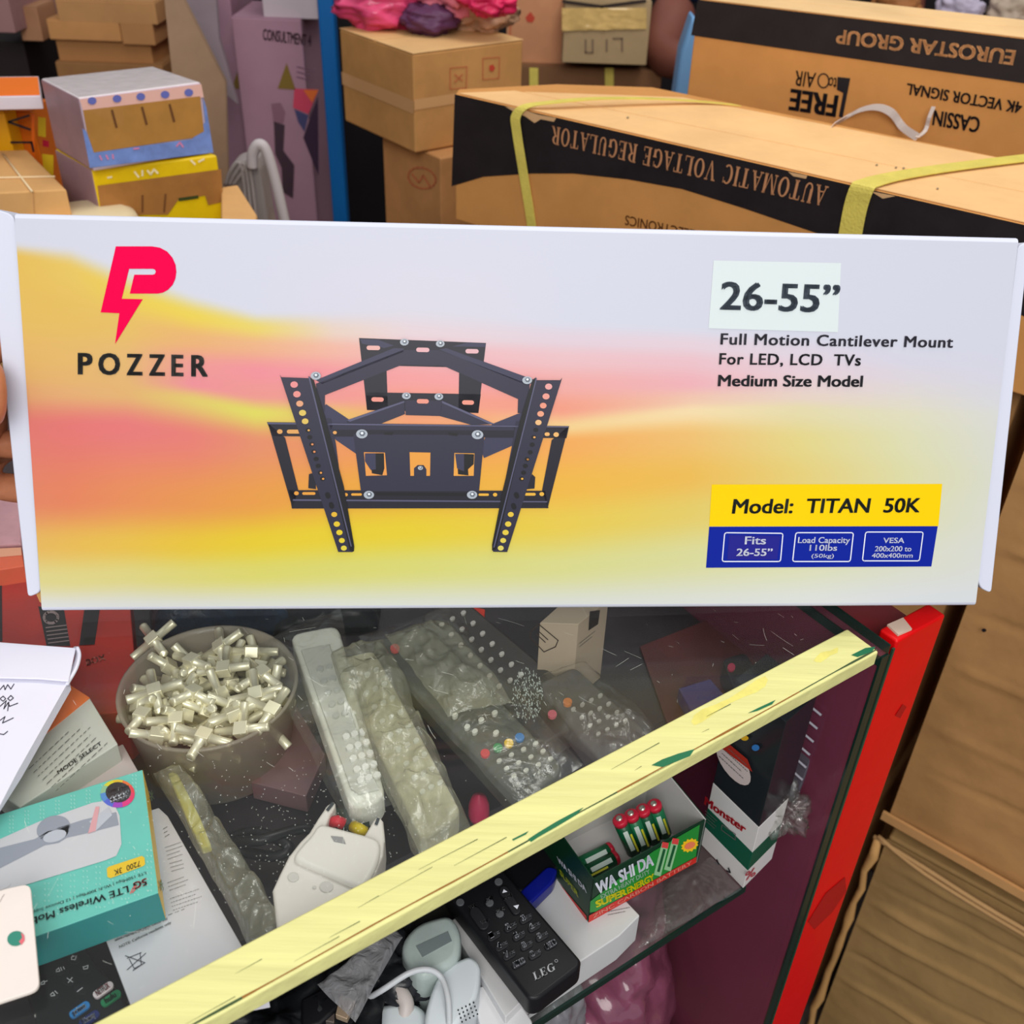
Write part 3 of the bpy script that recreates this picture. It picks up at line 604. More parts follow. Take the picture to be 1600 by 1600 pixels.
# --- notepad on the glass
npd = thing('notepad', 'white notepad with handwritten notes and a page folded over, on the glass', 'notepad', at(30, 1130, 1.0))
paper = mat((232, 232, 246), 0.6, var=0.03)
pads = [(-120, 1010), (0, 1012), (96, 1022), (104, 1070), (26, 1208), (-2, 1262), (-130, 1330)]
for i in range(5):
    slab('page', [(x + (i * 1.6 if x > 0 else 0), y + i * 1.4) for x, y in pads], 1.0072 - 0.0013 * i, 0.0011, paper, npd)
fl = [(-120, 1000), (0, 1003), (118, 1012), (107, 1064), (60, 1060), (-120, 1056)]
f0 = slab('folded_page', fl, 1.0100, 0.0012, paper, npd, 0.0005)
cv = [at(112 + 9 * math.sin(t), 1012 + 52 * (t / 3), 1.0085) for t in [0, 1, 2, 3]]
for k in range(3): tube('page_curl', spline([at(121 - 2 * k, 1012, 1.009 - .002 * k), at(124 - 2 * k, 1024, 1.0085 - .002 * k), at(119 - 2 * k, 1044, 1.008 - .002 * k), at(104 - k, 1070, 1.0072 - .0018 * k)], 5), 0.0011, paper, npd, 6)
hw = [[(0, 1092), (5, 1088), (9, 1092), (5, 1096), (1, 1093)], [(12, 1092), (17, 1087), (21, 1091), (16, 1095), (12, 1092)], [(0, 1078), (6, 1071), (8, 1078), (12, 1070), (17, 1077), (22, 1069)], [(0, 1104), (10, 1095), (6, 1108), (13, 1098), (15, 1104), (28, 1099)], [(12, 1111), (14, 1097)], [(0, 1126), (8, 1120), (4, 1130), (21, 1122)], [(0, 1147), (6, 1148), (12, 1143)]]
strokes('handwriting', level(1.0073), hw, 1.3, mat((45, 45, 62), 0.5), npd, .0002)
# --- leaflet boxes
lb1 = thing('instruction_box', 'orange and white instruction box with fine grey print, beside the notepad', 'box', at(90, 1170, US))
slab('carton', [(103, 1066), (140, 1090), (184, 1162), (30, 1262), (-50, 1200)], 0.976, 0.02, mat((208, 208, 198), 0.5), lb1, 0.0008)
slab('side', [(103, 1066), (140, 1090), (20, 1188), (-50, 1150)], 0.9766, 0.0006, mat((252, 128, 60), 0.45), lb1)
fine_lines(level(0.976), (46, 1203), (134, 1120), (7.0, 5.8), 7, grey_t, lb1, .0009, 1.2, seed=2)
text(level(0.976), 'MODE SELECT', (92, 1211), (160, 1164), (89, 1206), grey_t, lb1, 0.01)
lb2 = thing('return_leaflet', 'pinkish white leaflet box just above the teal box', 'leaflet', at(150, 1220, US))
slab('card', [(192, 1162), (216, 1205), (190, 1235), (40, 1290), (60, 1225)], 0.962, 0.012, mat((206, 190, 186), 0.5), lb2, 0.0006)
text(level(0.962), 'BEFORE USE', (104, 1222), (165, 1192), (101, 1215), mat((60, 52, 54), 0.5), lb2, 0.02, off=.0004)
text(level(0.962), 'INSTALLATION', (100, 1212), (180, 1180), (98, 1206), mat((70, 62, 64), 0.5), lb2, 0.015, off=.0004)
fine_lines(level(0.962), (84, 1243), (140, 1220), (2, 5), 1, grey_t, lb2, .0004, 1.2)
# --- teal box
teal = mat((112, 208, 196), 0.35, var=0.05, vs=60); teal2 = mat((34, 138, 138), 0.4); yl = mat((246, 200, 20), 0.4)
tb = thing('teal_router_box', 'teal and yellow mobile router box with upside-down print, under the glass', 'box', at(120, 1340, US))
TBQ = [(223, 1202), (248, 1395), (57, 1463), (-60, 1503), (-110, 1308), (0, 1272)]
slab('carton', TBQ, 0.984, 0.022, teal, tb, 0.0006, side=[(0, yl), (1, teal2), (2, teal2)])
tz = level(0.984)
poly('window_print', tz, [[(0, 1312), (60, 1285), (145, 1255), (165, 1252), (180, 1260), (187, 1275), (190, 1320), (182, 1338), (165, 1345), (57, 1378), (0, 1396), (-90, 1420), (-90, 1340)]], mat((216, 214, 222), 0.3), tb, .0004)
dv = mat((158, 162, 178), 0.35); 
poly('printed_dongle', tz, [[(-60, 1340), (0, 1326), (55, 1312), (75, 1300), (130, 1282), (182, 1270), (186, 1290), (140, 1302), (105, 1310), (92, 1318), (70, 1322), (0, 1358), (-60, 1372)], ellipse(84, 1296, 27, 20, 20, -0.3)], dv, tb, .0006)
poly('printed_dongle', tz, [ellipse(86, 1308, 19, 9, 16, -0.3), [(140, 1285), (170, 1262), (176, 1275), (150, 1300)]], mat((200, 202, 216), 0.3), tb, .0008)
poly('pink_glow', tz, [[(150, 1262), (156, 1262), (150, 1300), (138, 1304)]], mat((232, 170, 178), 0.4), tb, .0009)
for i in range(9):
    for j in range(2):
        strokes('pattern_dots', tz, [[(14 + i * 24 + (5 if j else 0) + 1, (1275 - i * 8.0) + k * 6), (16 + i * 24 + (5 if j else 0), (1275 - i * 8.0) + k * 6 + 2)] for k in range(5)] + [[(70 + i * 20 + j * 6, 1380 - i * 6.5 + k * 9), (71 + i * 20 + j * 6, 1382 - i * 6.5 + k * 9)] for k in range(8) if 1380 - i * 6.5 + k * 9 < 1400 + (170 - i * 20) * .2], 1.4, mat((170, 228, 220), 0.4), tb, .0003)
rc = [(236, 60, 110), (236, 60, 140), (170, 70, 200), (90, 110, 220), (90, 150, 220), (150, 200, 160), (230, 220, 60), (240, 200, 50), (244, 120, 60), (240, 70, 80)]
for k in range(20):
    a = 2 * math.pi * k / 20; b = 2 * math.pi * (k + 1) / 20; c = rc[(k // 2) % 10]
    poly('colour_ring', tz, [[(184 + 27 * math.cos(a), 1241 + 22 * math.sin(a)), (184 + 27 * math.cos(b), 1241 + 22 * math.sin(b)), (185 + 20 * math.cos(b), 1239 + 16 * math.sin(b)), (185 + 20 * math.cos(a), 1239 + 16 * math.sin(a))]], mat(c, 0.4), tb, .0005)
poly('badge', tz, [ellipse(185, 1239, 19.5, 16, 20)], mat((52, 52, 58), 0.4), tb, .0006)
text(tz, '3000', (202, 1236), (172, 1247), (203, 1246), WT, tb, 0.03, off=.0009)
text(tz, 'mAh Battery', (201, 1228), (169, 1237), (202, 1233), mat((180, 180, 186), 0.4), tb, 0.01, off=.0009)
poly('yellow_tag', tz, [rounded([V((167, 1357, 0)), V((223, 1338, 0)), V((227, 1353, 0)), V((169, 1374, 0))], 5)], mat((244, 202, 40), 0.4), tb, .0004) if False else poly('yellow_tag', tz, [[(170, 1355), (222, 1338), (226, 1341), (227, 1351), (224, 1354), (173, 1373), (168, 1371), (167, 1358)]], mat((244, 202, 40), 0.4), tb, .0004)
DT = mat((24, 84, 88), 0.4)
text(tz, '7200  3K', (219, 1346), (178, 1361), (220, 1354), mat((90, 76, 20), 0.4), tb, 0.01)
text(tz, 'LTE 150Mbps | Wi-Fi 300Mbps | 12 Devices Supported', (228, 1363), (30, 1432), (229, 1367), DT, tb, 0.005)
text(tz, 'LTE Wireless Mobile', (200, 1385), (30, 1442), (202, 1395), DT, tb, 0.02)
text(tz, '5G', (229, 1373), (208, 1381), (231, 1383), mat((236, 90, 90), 0.4), tb, 0.05)
strokes('swoosh', tz, [[(218, 1385), (212, 1390), (207, 1396)], [(214, 1384), (208, 1389), (204, 1397)]], 1.6, mat((236, 90, 90), 0.4), tb, .0006)
ys = Plane(at(223, 1202, .984), at(248, 1395, .984) - at(223, 1202, .984), (0, 0, 1))
for p in ((236, 1243), (251, 1383)): strokes('side_mark', ys, [[(p[0] - 4, p[1] - 6), (p[0] + 4, p[1] + 6)], [(p[0] - 4, p[1] + 5), (p[0] + 4, p[1] - 5)], [(p[0], p[1] - 8), (p[0], p[1] + 8)]], 1.3, mat((120, 150, 90), 0.4), tb, .0004)
# --- white rounded card lying on the glass
wc = thing('white_card', 'pinkish white rounded card with small green disc, lying bottom left', 'card', at(10, 1470, 1.0))
slab('card', [(-90, 1410), (47, 1380), (62, 1545), (-75, 1590)], 1.0022, 0.0021, mat((234, 224, 216), 0.4, var=0.04, vs=18), wc, 0.0004, r=0.004)
cz = level(1.0022)
poly('green_disc', cz, [ellipse(25, 1467, 13.5, 11.5, 24, -0.3)], mat((58, 138, 118), 0.35), wc, .0003)
poly('disc_rim', cz, [[(33, 1458), (38, 1462), (39, 1470), (34, 1477), (30, 1472), (35, 1466)]], mat((224, 110, 120), 0.4), wc, .0004)
strokes('printed_arc', cz, [[(0, 1392), (8, 1389), (14, 1386), (17, 1382)], [(0, 1410), (4, 1402), (7, 1398)]], 0.8, mat((150, 146, 146), 0.5), wc, .0003)
# --- streaming remote
sr = thing('streaming_remote', 'black remote control with coloured app pills, under the glass near the white paper', 'remote control', at(140, 1540, US))
slab('body', [(28, 1510), (128, 1476), (212, 1582), (250, 1640), (90, 1720)], 0.944, 0.02, mat((24, 22, 26), 0.35), sr, 0.002)
sz = level(0.944); wk = mat((220, 220, 224), 0.5)
for i, (cx, cy, c, tx, tc) in enumerate([(161, 1546, (232, 218, 222), 'NETFLIX', (190, 30, 50)), (173, 1559, (30, 132, 84), 'hulu', (12, 50, 34)), (124, 1577, (46, 130, 200), 'prime', (225, 235, 245)), (139, 1591, (28, 44, 110), 'Disney', (225, 230, 245))]):
    slab('app_key', pill(cx, cy, 37, 12, -0.61), 0.9455, 0.0016, mat(c, 0.4), sr, 0.0002)
    ux, uy = math.cos(-0.61), math.sin(-0.61); h = 12 if tx != 'hulu' else 10
    text(level(0.9456), tx, (cx - ux * h + 1.5, cy - uy * h + 4), (cx + ux * h + 1.5, cy + uy * h + 4), (cx - ux * h - 3, cy - uy * h - 3.5), mat(tc, 0.5), sr, 0.04, off=.0005)
strokes('key_symbols', sz, [[(105, 1529), (114, 1535)], [(113, 1528), (107, 1536)], [(121, 1550), (129, 1544)], [(112, 1496), (120, 1494), (118, 1500), (112, 1500), (112, 1496)][:5], [(117, 1501), (119, 1495), (113, 1494)],
    [(88, 1517), (92, 1513), (94, 1518), (88, 1519)], [(95, 1512), (97, 1517)], [(99, 1511), (101, 1515)], [(72, 1502), (77, 1497), (81, 1500), (76, 1504), (72, 1502)], [(130, 1512), (138, 1509), (137, 1514), (131, 1515), (130, 1511)], [(64, 1537), (69, 1533), (70, 1538), (64, 1539)], [(70, 1535), (74, 1533)], [(79, 1555), (83, 1551), (86, 1556), (80, 1557)], [(86, 1549), (90, 1553)]], 1.3, wk, sr, .0004)
for p in ((108, 1532), (126, 1546), (84, 1553), (134, 1512), (92, 1515), (116, 1498)): slab('key', ellipse(p[0], p[1], 10, 8, 14), 0.9442, 0.0008, mat((30, 29, 33), 0.4), sr, 0.0002)
# --- white paper with print
wp = thing('white_manual', 'white folded manual with fine grey print and bin symbol, right of the teal box', 'paper', at(290, 1440, US))
slab('cover', [(248, 1262), (262, 1275), (378, 1478), (420, 1560), (215, 1600), (163, 1462), (130, 1300)], 0.957, 0.008, mat((214, 212, 220), 0.5), wp, 0.0004)
wz = level(0.957)
for i, (a, b, n) in enumerate([((255, 1296), (262, 1292), 3), ((258, 1325), (285, 1316), 4), ((265, 1350), (290, 1343), 3), ((262, 1380), (295, 1368), 3), ((266, 1405), (316, 1388), 4), ((180, 1462), (296, 1418), 1), ((181, 1470), (240, 1449), 1)]):
    fine_lines(wz, a, b, (1.5, 6), n, grey_t, wp, .0004, 0.9, seed=i + 3)
text(wz, 'other reproductive harm. Cancer and', (180, 1472), (262, 1438), (179, 1468), grey_t, wp, 0.005)
text(wz, 'NOTE: California residents only', (187, 1483), (268, 1444), (186, 1479), grey_t, wp, 0.005)
strokes('bin_symbol', wz, [[(199, 1498), (221, 1489)], [(202, 1499), (210, 1514), (221, 1508), (219, 1490)], [(199, 1516), (228, 1490)], [(196, 1494), (227, 1505)], [(208, 1517), (226, 1505)]], 1.2, mat((70, 70, 80), 0.5), wp, .0004)
# --- brown folded card behind
solo(slab('brown_box', [(452, 1085), (508, 1178), (478, 1244), (392, 1222), (400, 1190)], 0.930, 0.015, mat((118, 90, 92), 0.4), None, 0.0006), 'dull brown-purple flat box in the shade below the connector bowl', 'box')
# --- bowl of connectors
bw_c = at(327, 1075, 0.972); bw_c.z = 0
R = (at(462, 1075, .972) - at(190, 1075, .972)).length / 2
bowl = thing('plastic_bowl', 'round translucent plastic bowl heaped with metal connectors', 'bowl', bw_c + V((0, 0, US)))
b1 = lathe('bowl_wall', [(0.001, US + .001), (R * .78, US + .001), (R * .84, US + .004), (R, 0.9725), (R * 1.02, 0.974), (R * 1.02, 0.9755), (R * 0.985, 0.9755), (R * .965, 0.972), (R * .80, US + .005), (0.001, US + .003)], bw_c, BOWL, bowl, 56)
def ring(name, r0, z, t, m, parent): return lathe(name, [(r0, z), (r0 + t, z), (r0 + t, z + .001), (r0, z + .001), (r0, z)], bw_c, m, parent, 56)
metal = mat((238, 232, 204), 0.35, metal=0.45); metal2 = mat((150, 142, 128), 0.35, metal=0.8)
def connector(kind):
    """x, y arms: barrels of a coax splitter; one mesh per part, centred"""
    L = 0.0165; r = 0.0033
    root = thing('coax_connector', '', 'connector', (0, 0, 0), 'metal connectors in the bowl')
    def barrel(a, l=L):
        d = V((math.cos(a), math.sin(a), 0)); pts = [d * 0.002, d * 0.0045, d * 0.0046, d * (l - .001), d * l, d * l]; rr = [r * .95, r * .95, r * .82, r * .86, r * .86, r * .5]
        return tube('barrel', pts, rr, metal, root, 10)
    angs = {'cross': (0, 90, 180, 270), 'tee': (0, 90, 180), 'straight': (0, 180)}[kind]
    for a in angs: barrel(math.radians(a), L if kind != 'straight' else 0.015)
    s = 0.0041
    prism('hub', [V((-s, -s, .0036)), V((s, -s, .0036)), V((s, s, .0036)), V((-s, s, .0036))], (0, 0, -.0072), metal, root, 0.0005)
    return root
protos = {k: connector(k) for k in ('cross', 'tee', 'straight')}
LBL = {'cross': 'shiny metal cross-shaped connector in the heap in the plastic bowl', 'tee': 'shiny metal T-shaped connector in the heap in the plastic bowl', 'straight': 'shiny metal straight barrel connector in the heap in the plastic bowl'}
used = set()
def place_conn(kind, loc, rot, lab=None):
    p = protos[kind]
    if kind in used:
        r_ = p.copy(); SC.collection.objects.link(r_)
        for ch in list(p.children): c = ch.copy(); SC.collection.objects.link(c); c.parent = r_
    else: r_ = p; used.add(kind)
    r_.location = loc; r_.rotation_euler = rot; r_['label'] = lab or LBL[kind]; r_['group'] = 'metal %s connectors in the bowl' % {'cross': 'cross', 'tee': 'T-shaped', 'straight': 'barrel'}[kind]
rn = random.Random(5); ga = 2.39996
# seen ones first (pixel, kind, spin)
seen = [(240, 1000, 'cross', 40), (345, 1010, 'cross', 20), (393, 1018, 'tee', 10), (242, 1080, 'cross', 25), (302, 1082, 'cross', 60), (318, 1150, 'cross', 80), (378, 1140, 'tee', 0), (275, 1125, 'tee', 100), (410, 1052, 'cross', 50), (300, 1033, 'straight', 150), (350, 1045, 'tee', 5), (365, 1115, 'straight', 30), (400, 1085, 'cross', 15), (425, 1110, 'tee', 70), (222, 1118, 'straight', 80), (245, 1150, 'straight', 10)]
SL = ['cross-shaped metal connector sticking out over the upper left rim of the bowl', 'cross-shaped metal connector at the very top of the bowl heap', 'T-shaped metal connector at the upper right of the bowl heap', 'cross-shaped metal connector left of centre in the bowl heap', 'cross-shaped metal connector at the centre of the bowl heap', 'cross-shaped metal connector at the front of the bowl heap', 'T-shaped metal connector lying against the lower right rim of the bowl']
for qi, (x, y, k, a) in enumerate(seen):
    zz = 0.972 + 0.004 * rn.random(); p = at(x, y, zz)
    place_conn(k, p, (rn.gauss(0, .25), rn.gauss(0, .25), math.radians(a)), SL[qi] if qi < len(SL) else None)
for lay, (n, zz, rr) in enumerate([(26, 0.966, .80), (26, 0.957, .82)]):
    for i in range(n):
        r_ = R * rr * math.sqrt((i + .5) / n); a = i * ga + lay
        k = rn.choice(('cross', 'tee', 'straight', 'cross'))
        place_conn(k, V((bw_c.x + r_ * math.cos(a), bw_c.y + r_ * math.sin(a), zz + rn.uniform(-.002, .003))), (rn.uniform(-.9, .9), rn.uniform(-.9, .9), rn.random() * 6.3))
# --- dark glittering goods behind bowl
def lump(name, px, z, h, m, label, cat, seed=0, amp=0.006, nu=24, nv=24):
    P = [at(x, y, z) for x, y in px]
    def fn(u, v):
        p = (P[0] * (1 - u) + P[1] * u) * (1 - v) + (P[3] * (1 - u) + P[2] * u) * v
        e = (max(0, 1 - (2 * u - 1) ** 4) * max(0, 1 - (2 * v - 1) ** 4)) ** .5
        return p + V((0, 0, h * e + amp * e * noise.noise(p * 60 + V((seed, 0, 0))) + 0.5 * amp * e * noise.noise(p * 150)))
    o = grid(name, fn, nu, nv, m, None, smooth=True); 
    if label: tag(o, label, cat)
    return o
lump('blue_bag', [(232, 935), (400, 925), (470, 985), (238, 1020)], US + .002, 0.035, mat((26, 46, 70), 0.3, var=0.7, vs=90, bump=0.6, bs=200), 'dark blue glittery bag of goods behind the connector bowl', 'bag', 3)
lump('black_bag', [(395, 925), (600, 920), (590, 985), (430, 1000)], US + .002, 0.02, mat((16, 18, 24), 0.3, bump=0.5), 'black bag in the shade behind the wrapped white remote', 'bag', 9)
# --- wrapped goods
def key_grid(nm, z, c0, du, dv, nu, nv, kw, kh, ang, m, parent, skip=()):
    for j in range(nv):
        for i in range(nu):
            if (i, j) in skip: continue
            x = c0[0] + du[0] * i + dv[0] * j; y = c0[1] + du[1] * i + dv[1] * j
            slab(nm, pill(x, y, kw, kh, ang, 3), z + .0014, 0.0016, m, parent)
keyw = mat((226, 228, 222), 0.5)
wr_ = thing('white_remote', 'long white remote control in clear bag, right of the bowl', 'remote control', at(530, 1120, US))
slab('body', [(452, 990), (528, 975), (601, 1236), (590, 1252), (560, 1262), (545, 1256)], 0.972, 0.020, mat((226, 226, 216), 0.45), wr_, 0.004, r=0.008)
slab('key_panel', [(470, 1015), (515, 1006), (578, 1205), (594, 1232), (560, 1240), (548, 1232)], 0.9735, 0.0016, mat((204, 204, 196), 0.5), wr_, 0.0006)
key_grid('key', 0.9735, (541, 1150), (13, -4), (5.6, 17), 3, 5, 12, 10, -0.3, mat((240, 240, 236), 0.5), wr_)
key_grid('key', 0.9735, (500, 1045), (14, -4), (6.2, 18), 2, 5, 11, 8, -0.3, mat((190, 192, 186), 0.5), wr_)
solo(film('clear_bag', [(400, 1000), (528, 946), (612, 1250), (540, 1285)], 0.9765, 0.004, FILM, seed=3, amp=0.003), 'clear plastic bag around the long white remote', 'bag')
# silvery film strip bundle
bd = thing('wrapped_remote', 'remote in yellowish crumpled film between white remote and lettered remote', 'remote control', at(620, 1180, US))
slab('body', [(520, 1030), (585, 1015), (722, 1270), (660, 1315)], 0.958, 0.018, mat((196, 194, 170), 0.5, var=0.3, vs=60), bd, 0.003, r=0.006)
key_grid('key', 0.958, (560, 1060), (14, -7), (12.5, 22), 3, 9, 10, 7, -0.5, keyw, bd)
solo(film('crumpled_bag', [(508, 1012), (598, 985), (742, 1285), (655, 1335)], 0.9775, 0.010, FILM2, seed=8, amp=0.008, nu=40, nv=80), 'crumpled clear film wrapped around the remote beside the long white remote', 'bag')
# lettered remote
lr = thing('lettered_remote', 'grey bagged remote with red, green, yellow, blue keys and white lettering', 'remote control', at(740, 1130, US))
slab('body', [(578, 1002), (668, 975), (880, 1196), (872, 1214), (822, 1250), (805, 1246)], 0.966, 0.02, mat((88, 88, 80), 0.4, var=0.2, vs=50), lr, 0.003, r=0.006)
lz = 0.966
for (x, y), c in (((758, 1176), (216, 60, 60)), ((778, 1167), (40, 150, 84)), ((795, 1160), (240, 196, 20)), ((812, 1151), (60, 130, 200)), ((617, 1012), (224, 90, 84))): slab('colour_key', ellipse(x, y, 7.5, 6.5, 12), lz + .002, 0.002, mat(c, 0.4), lr, 0.0003)
key_grid('key', lz, (780, 1188), (19, -9), (11.5, 12), 4, 3, 9, 6, -0.5, mat((205, 205, 195), 0.45), lr)
for x, y in ((730, 1135), (752, 1124), (773, 1113), (742, 1142), (711, 1117), (775, 1144)): slab('key', pill(x, y, 10, 7, -0.5, 3), lz + .002, .002, mat((215, 215, 205), 0.45), lr)
text(level(lz), 'OK', (748, 1128), (757, 1124), (746, 1122), WT, lr, 0.02)
text(level(lz), 'LIFE STAR\u00ae', (806, 1238), (866, 1204), (801, 1229), mat((225, 225, 220), 0.5), lr, 0.03, glyphs=serif('LIFESTAR') if False else None)
solo(film('remote_bag', [(560, 985), (700, 940), (912, 1188), (812, 1262)], 0.9755, 0.005, FILM, seed=21, amp=0.0014), 'clear bag around the remote with four coloured keys', 'bag')
solo(film('crumpled_wrap', [(600, 985), (700, 962), (800, 1085), (700, 1110)], 0.9800, 0.006, FILM2, seed=31, amp=0.005, nu=40, nv=40), 'yellowish crumpled wrap on the upper half of the lettered remote', 'bag')
# third remote
r3 = thing('grey_remote', 'dark grey remote with rows of small pale keys, below long carton bottom centre', 'remote control', at(770, 1030, US))
slab('body', [(655, 960), (720, 930), (900, 1080), (925, 1120), (850, 1165), (835, 1150)], 0.945, 0.018, mat((70, 66, 64), 0.4), r3, 0.003, r=0.006)
key_grid('key', 0.945, (690, 975), (17, -9), (15, 16), 3, 7, 9, 6, -0.5, mat((200, 196, 190), 0.45), r3)
# fourth remote
r4 = thing('bagged_remote', 'grey remote with orange and pink keys in a clear bag, rightmost under glass', 'remote control', at(930, 1110, US))
slab('body', [(838, 1068), (898, 1040), (1010, 1140), (1005, 1165), (950, 1195), (935, 1190)], 0.948, 0.018, mat((92, 86, 84), 0.4), r4, 0.003, r=0.006)
for (x, y), c in (((887, 1096), (240, 140, 70)), ((863, 1115), (230, 110, 130))): slab('colour_key', ellipse(x, y, 7, 6, 12), .950, .002, mat(c, .4), r4)
key_grid('key', 0.948, (896, 1107), (14, -7), (13, 13), 4, 4, 8, 5, -0.5, mat((190, 186, 180), 0.45), r4)
solo(film('long_bag', [(800, 1060), (915, 1020), (1035, 1130), (960, 1205)], 0.962, 0.008, FILM, seed=41, amp=0.003), 'clear bag around the rightmost remote under the glass', 'bag')
# cream carton with line drawing
cc = thing('cream_carton', 'cream carton with line drawing of a device, under the glass', 'box', at(865, 1090, US))
ba, bb_, bc_, bd_ = at(836, 1098, US), at(893, 1100, US), at(938, 1060, US), at(880, 1055, US)
prism('carton', [p + V((0, 0, .072)) for p in (ba, bb_, bc_, bd_)], (0, 0, -.0715), mat((190, 172, 150), 0.5), cc, 0.0005)
fp = Plane(ba, bb_ - ba)
strokes('printed_outline', fp, [[(842, 975), (872, 1000), (868, 1010), (850, 1018), (828, 995), (830, 985), (842, 975)], [(838, 990), (852, 1003)], [(842, 986), (856, 999)]], 1.5, mat((70, 56, 50), 0.5), cc, .0004)
sp = Plane(bb_, bc_ - bb_)
poly('black_label', sp, [[(921, 955), (937, 953), (934, 975), (919, 985)]], mat((60, 56, 54), 0.5), cc)
fine_lines(sp, (905, 1005), (930, 985), (0, 5), 2, grey_t, cc, .0004, 1.0)
solo(slab('red_box', [(704, 962), (742, 948), (758, 952), (756, 972), (738, 985)], 0.940, 0.02, mat((214, 52, 30), 0.4), None, 0.0006), 'small bright red box end above the grey remote', 'box')
# white twin-prong shell
ws = thing('white_shell', 'white open plastic connector shell with red and yellow wire ends, below the bowl', 'connector', at(510, 1350, US))
outl = [(c[0] / 4 + 350, c[1] / 4 + 1230) for c in [(300, 640), (345, 540), (400, 430), (470, 340), (530, 280), (585, 190), (640, 110), (690, 75), (700, 110), (665, 165), (640, 232), (650, 262), (870, 305), (900, 255), (930, 205), (965, 165), (995, 205), (1005, 300), (995, 420), (950, 530), (880, 640), (700, 900), (460, 1000), (330, 900)]]
slab('shell', outl, 0.972, 0.022, mat((226, 220, 214), 0.4, var=0.05, vs=30), ws, 0.003)
slab('cover', [(x * .93 + 36, y * .93 + 96) for x, y in outl[2:6] + outl[17:21]], 0.976, 0.006, mat((228, 223, 217), 0.4), ws, 0.0025, r=0.006)
slab('recess', [(517, 1306), (536, 1308), (540, 1318), (522, 1314)], 0.9766, 0.004, mat((150, 148, 150), 0.4), ws)
slab('cavity', [(516, 1288), (572, 1302), (580, 1272), (525, 1262)], 0.958, 0.006, mat((40, 60, 48), 0.5), ws)
tube('red_wire', [at(518, 1285, .966), at(527, 1283, .968), at(537, 1288, .966)], 0.0032, mat((200, 40, 56), 0.4), ws); tube('yellow_wire', [at(552, 1291, .966), at(562, 1296, .968), at(570, 1301, .966)], 0.0032, mat((200, 176, 20), 0.4), ws)
for x, y, r_ in ((458, 1370, 9), (510, 1385, 11), (491, 1386, 3)): slab('dimple', ellipse(x, y, r_, r_ * .8, 14), 0.9728, 0.001, mat((206, 202, 198), 0.4), ws, 0.0003)
for a, b in (((520, 1256), (512, 1266)), ((591, 1280), (588, 1288))): strokes('prong_slot', level(.9723), [[a, b]], 5, mat((60, 66, 70), .4), ws, .0003)
solo(film('wire_bag', [(236, 1190), (285, 1178), (450, 1440), (400, 1490)], 0.972, 0.012, FILM2, seed=51, amp=0.006, nu=30, nv=70), 'narrow crumpled clear bag beside the white manual', 'bag')
solo(slab('yellow_strip', [(262, 1208), (275, 1203), (312, 1275), (330, 1320), (315, 1325), (290, 1275)], 0.95, 0.006, mat((206, 200, 90), 0.5), None, 0.001), 'yellow strip inside the narrow clear bag', 'strip')
solo(tube('black_cable', spline([at(352, 1312, .93), at(400, 1300, .935), at(450, 1322, .935), at(430, 1338, .932), at(380, 1330, .93), at(360, 1318, .935), at(410, 1312, .94), at(470, 1295, .935), at(500, 1300, .93)], 6), 0.0032, mat((18, 18, 22), 0.35), None, 8), 'coiled black cable beside the white shell', 'cable')
solo(lathe('crimson_capsule', [(0.0001, 0), (.0055, 0), (.0065, .004), (.0062, .012), (.0045, .018), (.0001, .021)], at(748, 1278, US) + V((0, 0, 0.0)), mat((196, 40, 84), 0.35), None, 20), 'small crimson plastic capsule near the wooden trim', 'capsule')
bt_ = thing('black_knob_remote', 'small black remote with a pink key, near the right end', 'remote control', at(1150, 1040, US))
slab('body', [(1128, 1030), (1165, 1018), (1190, 1060), (1150, 1085)], 0.935, 0.018, mat((30, 22, 26), 0.35), bt_, 0.002, r=.005); slab('key', ellipse(1143, 1042, 6, 6), .9365, .002, mat((190, 50, 84), .4), bt_)
solo(slab('violet_box', [(1060, 1075), (1110, 1060), (1140, 1095), (1085, 1120)], 0.93, 0.012, mat((76, 62, 110), 0.4), None, 0.001), 'dull violet flat box near the right end, under the glass', 'box')
solo(slab('maroon_cloth', [(1000, 1010), (1280, 900), (1340, 1000), (1050, 1150)], US + .003, 0.0025, mat((84, 34, 34), 0.5, var=0.3, vs=20), None), 'maroon sheet lining the right end of the upper shelf', 'cloth')

# ================================================================== LOWER LEVEL (glass shelf at SH)
# white box under the remote
wb = thing('white_carton', 'white carton under the battery tray and the lettered black remote', 'box', at(850, 1470, SH))
ZT = SH + .030
slab('carton', [(700, 1440), (905, 1330), (1000, 1430), (968, 1462), (820, 1560), (790, 1590)], ZT, .029, mat((205, 205, 206), 0.5, var=0.06), wb, 0.001)
fine_lines(Plane(at(968, 1462, ZT), at(820, 1560, ZT) - at(968, 1462, ZT)), (800, 1590), (850, 1550), (8, 8), 3, grey_t, wb, .0004, 1.2)
fine_lines(level(ZT), (950, 1425), (985, 1418), (0, 5), 2, grey_t, wb, .0004, 1.2)
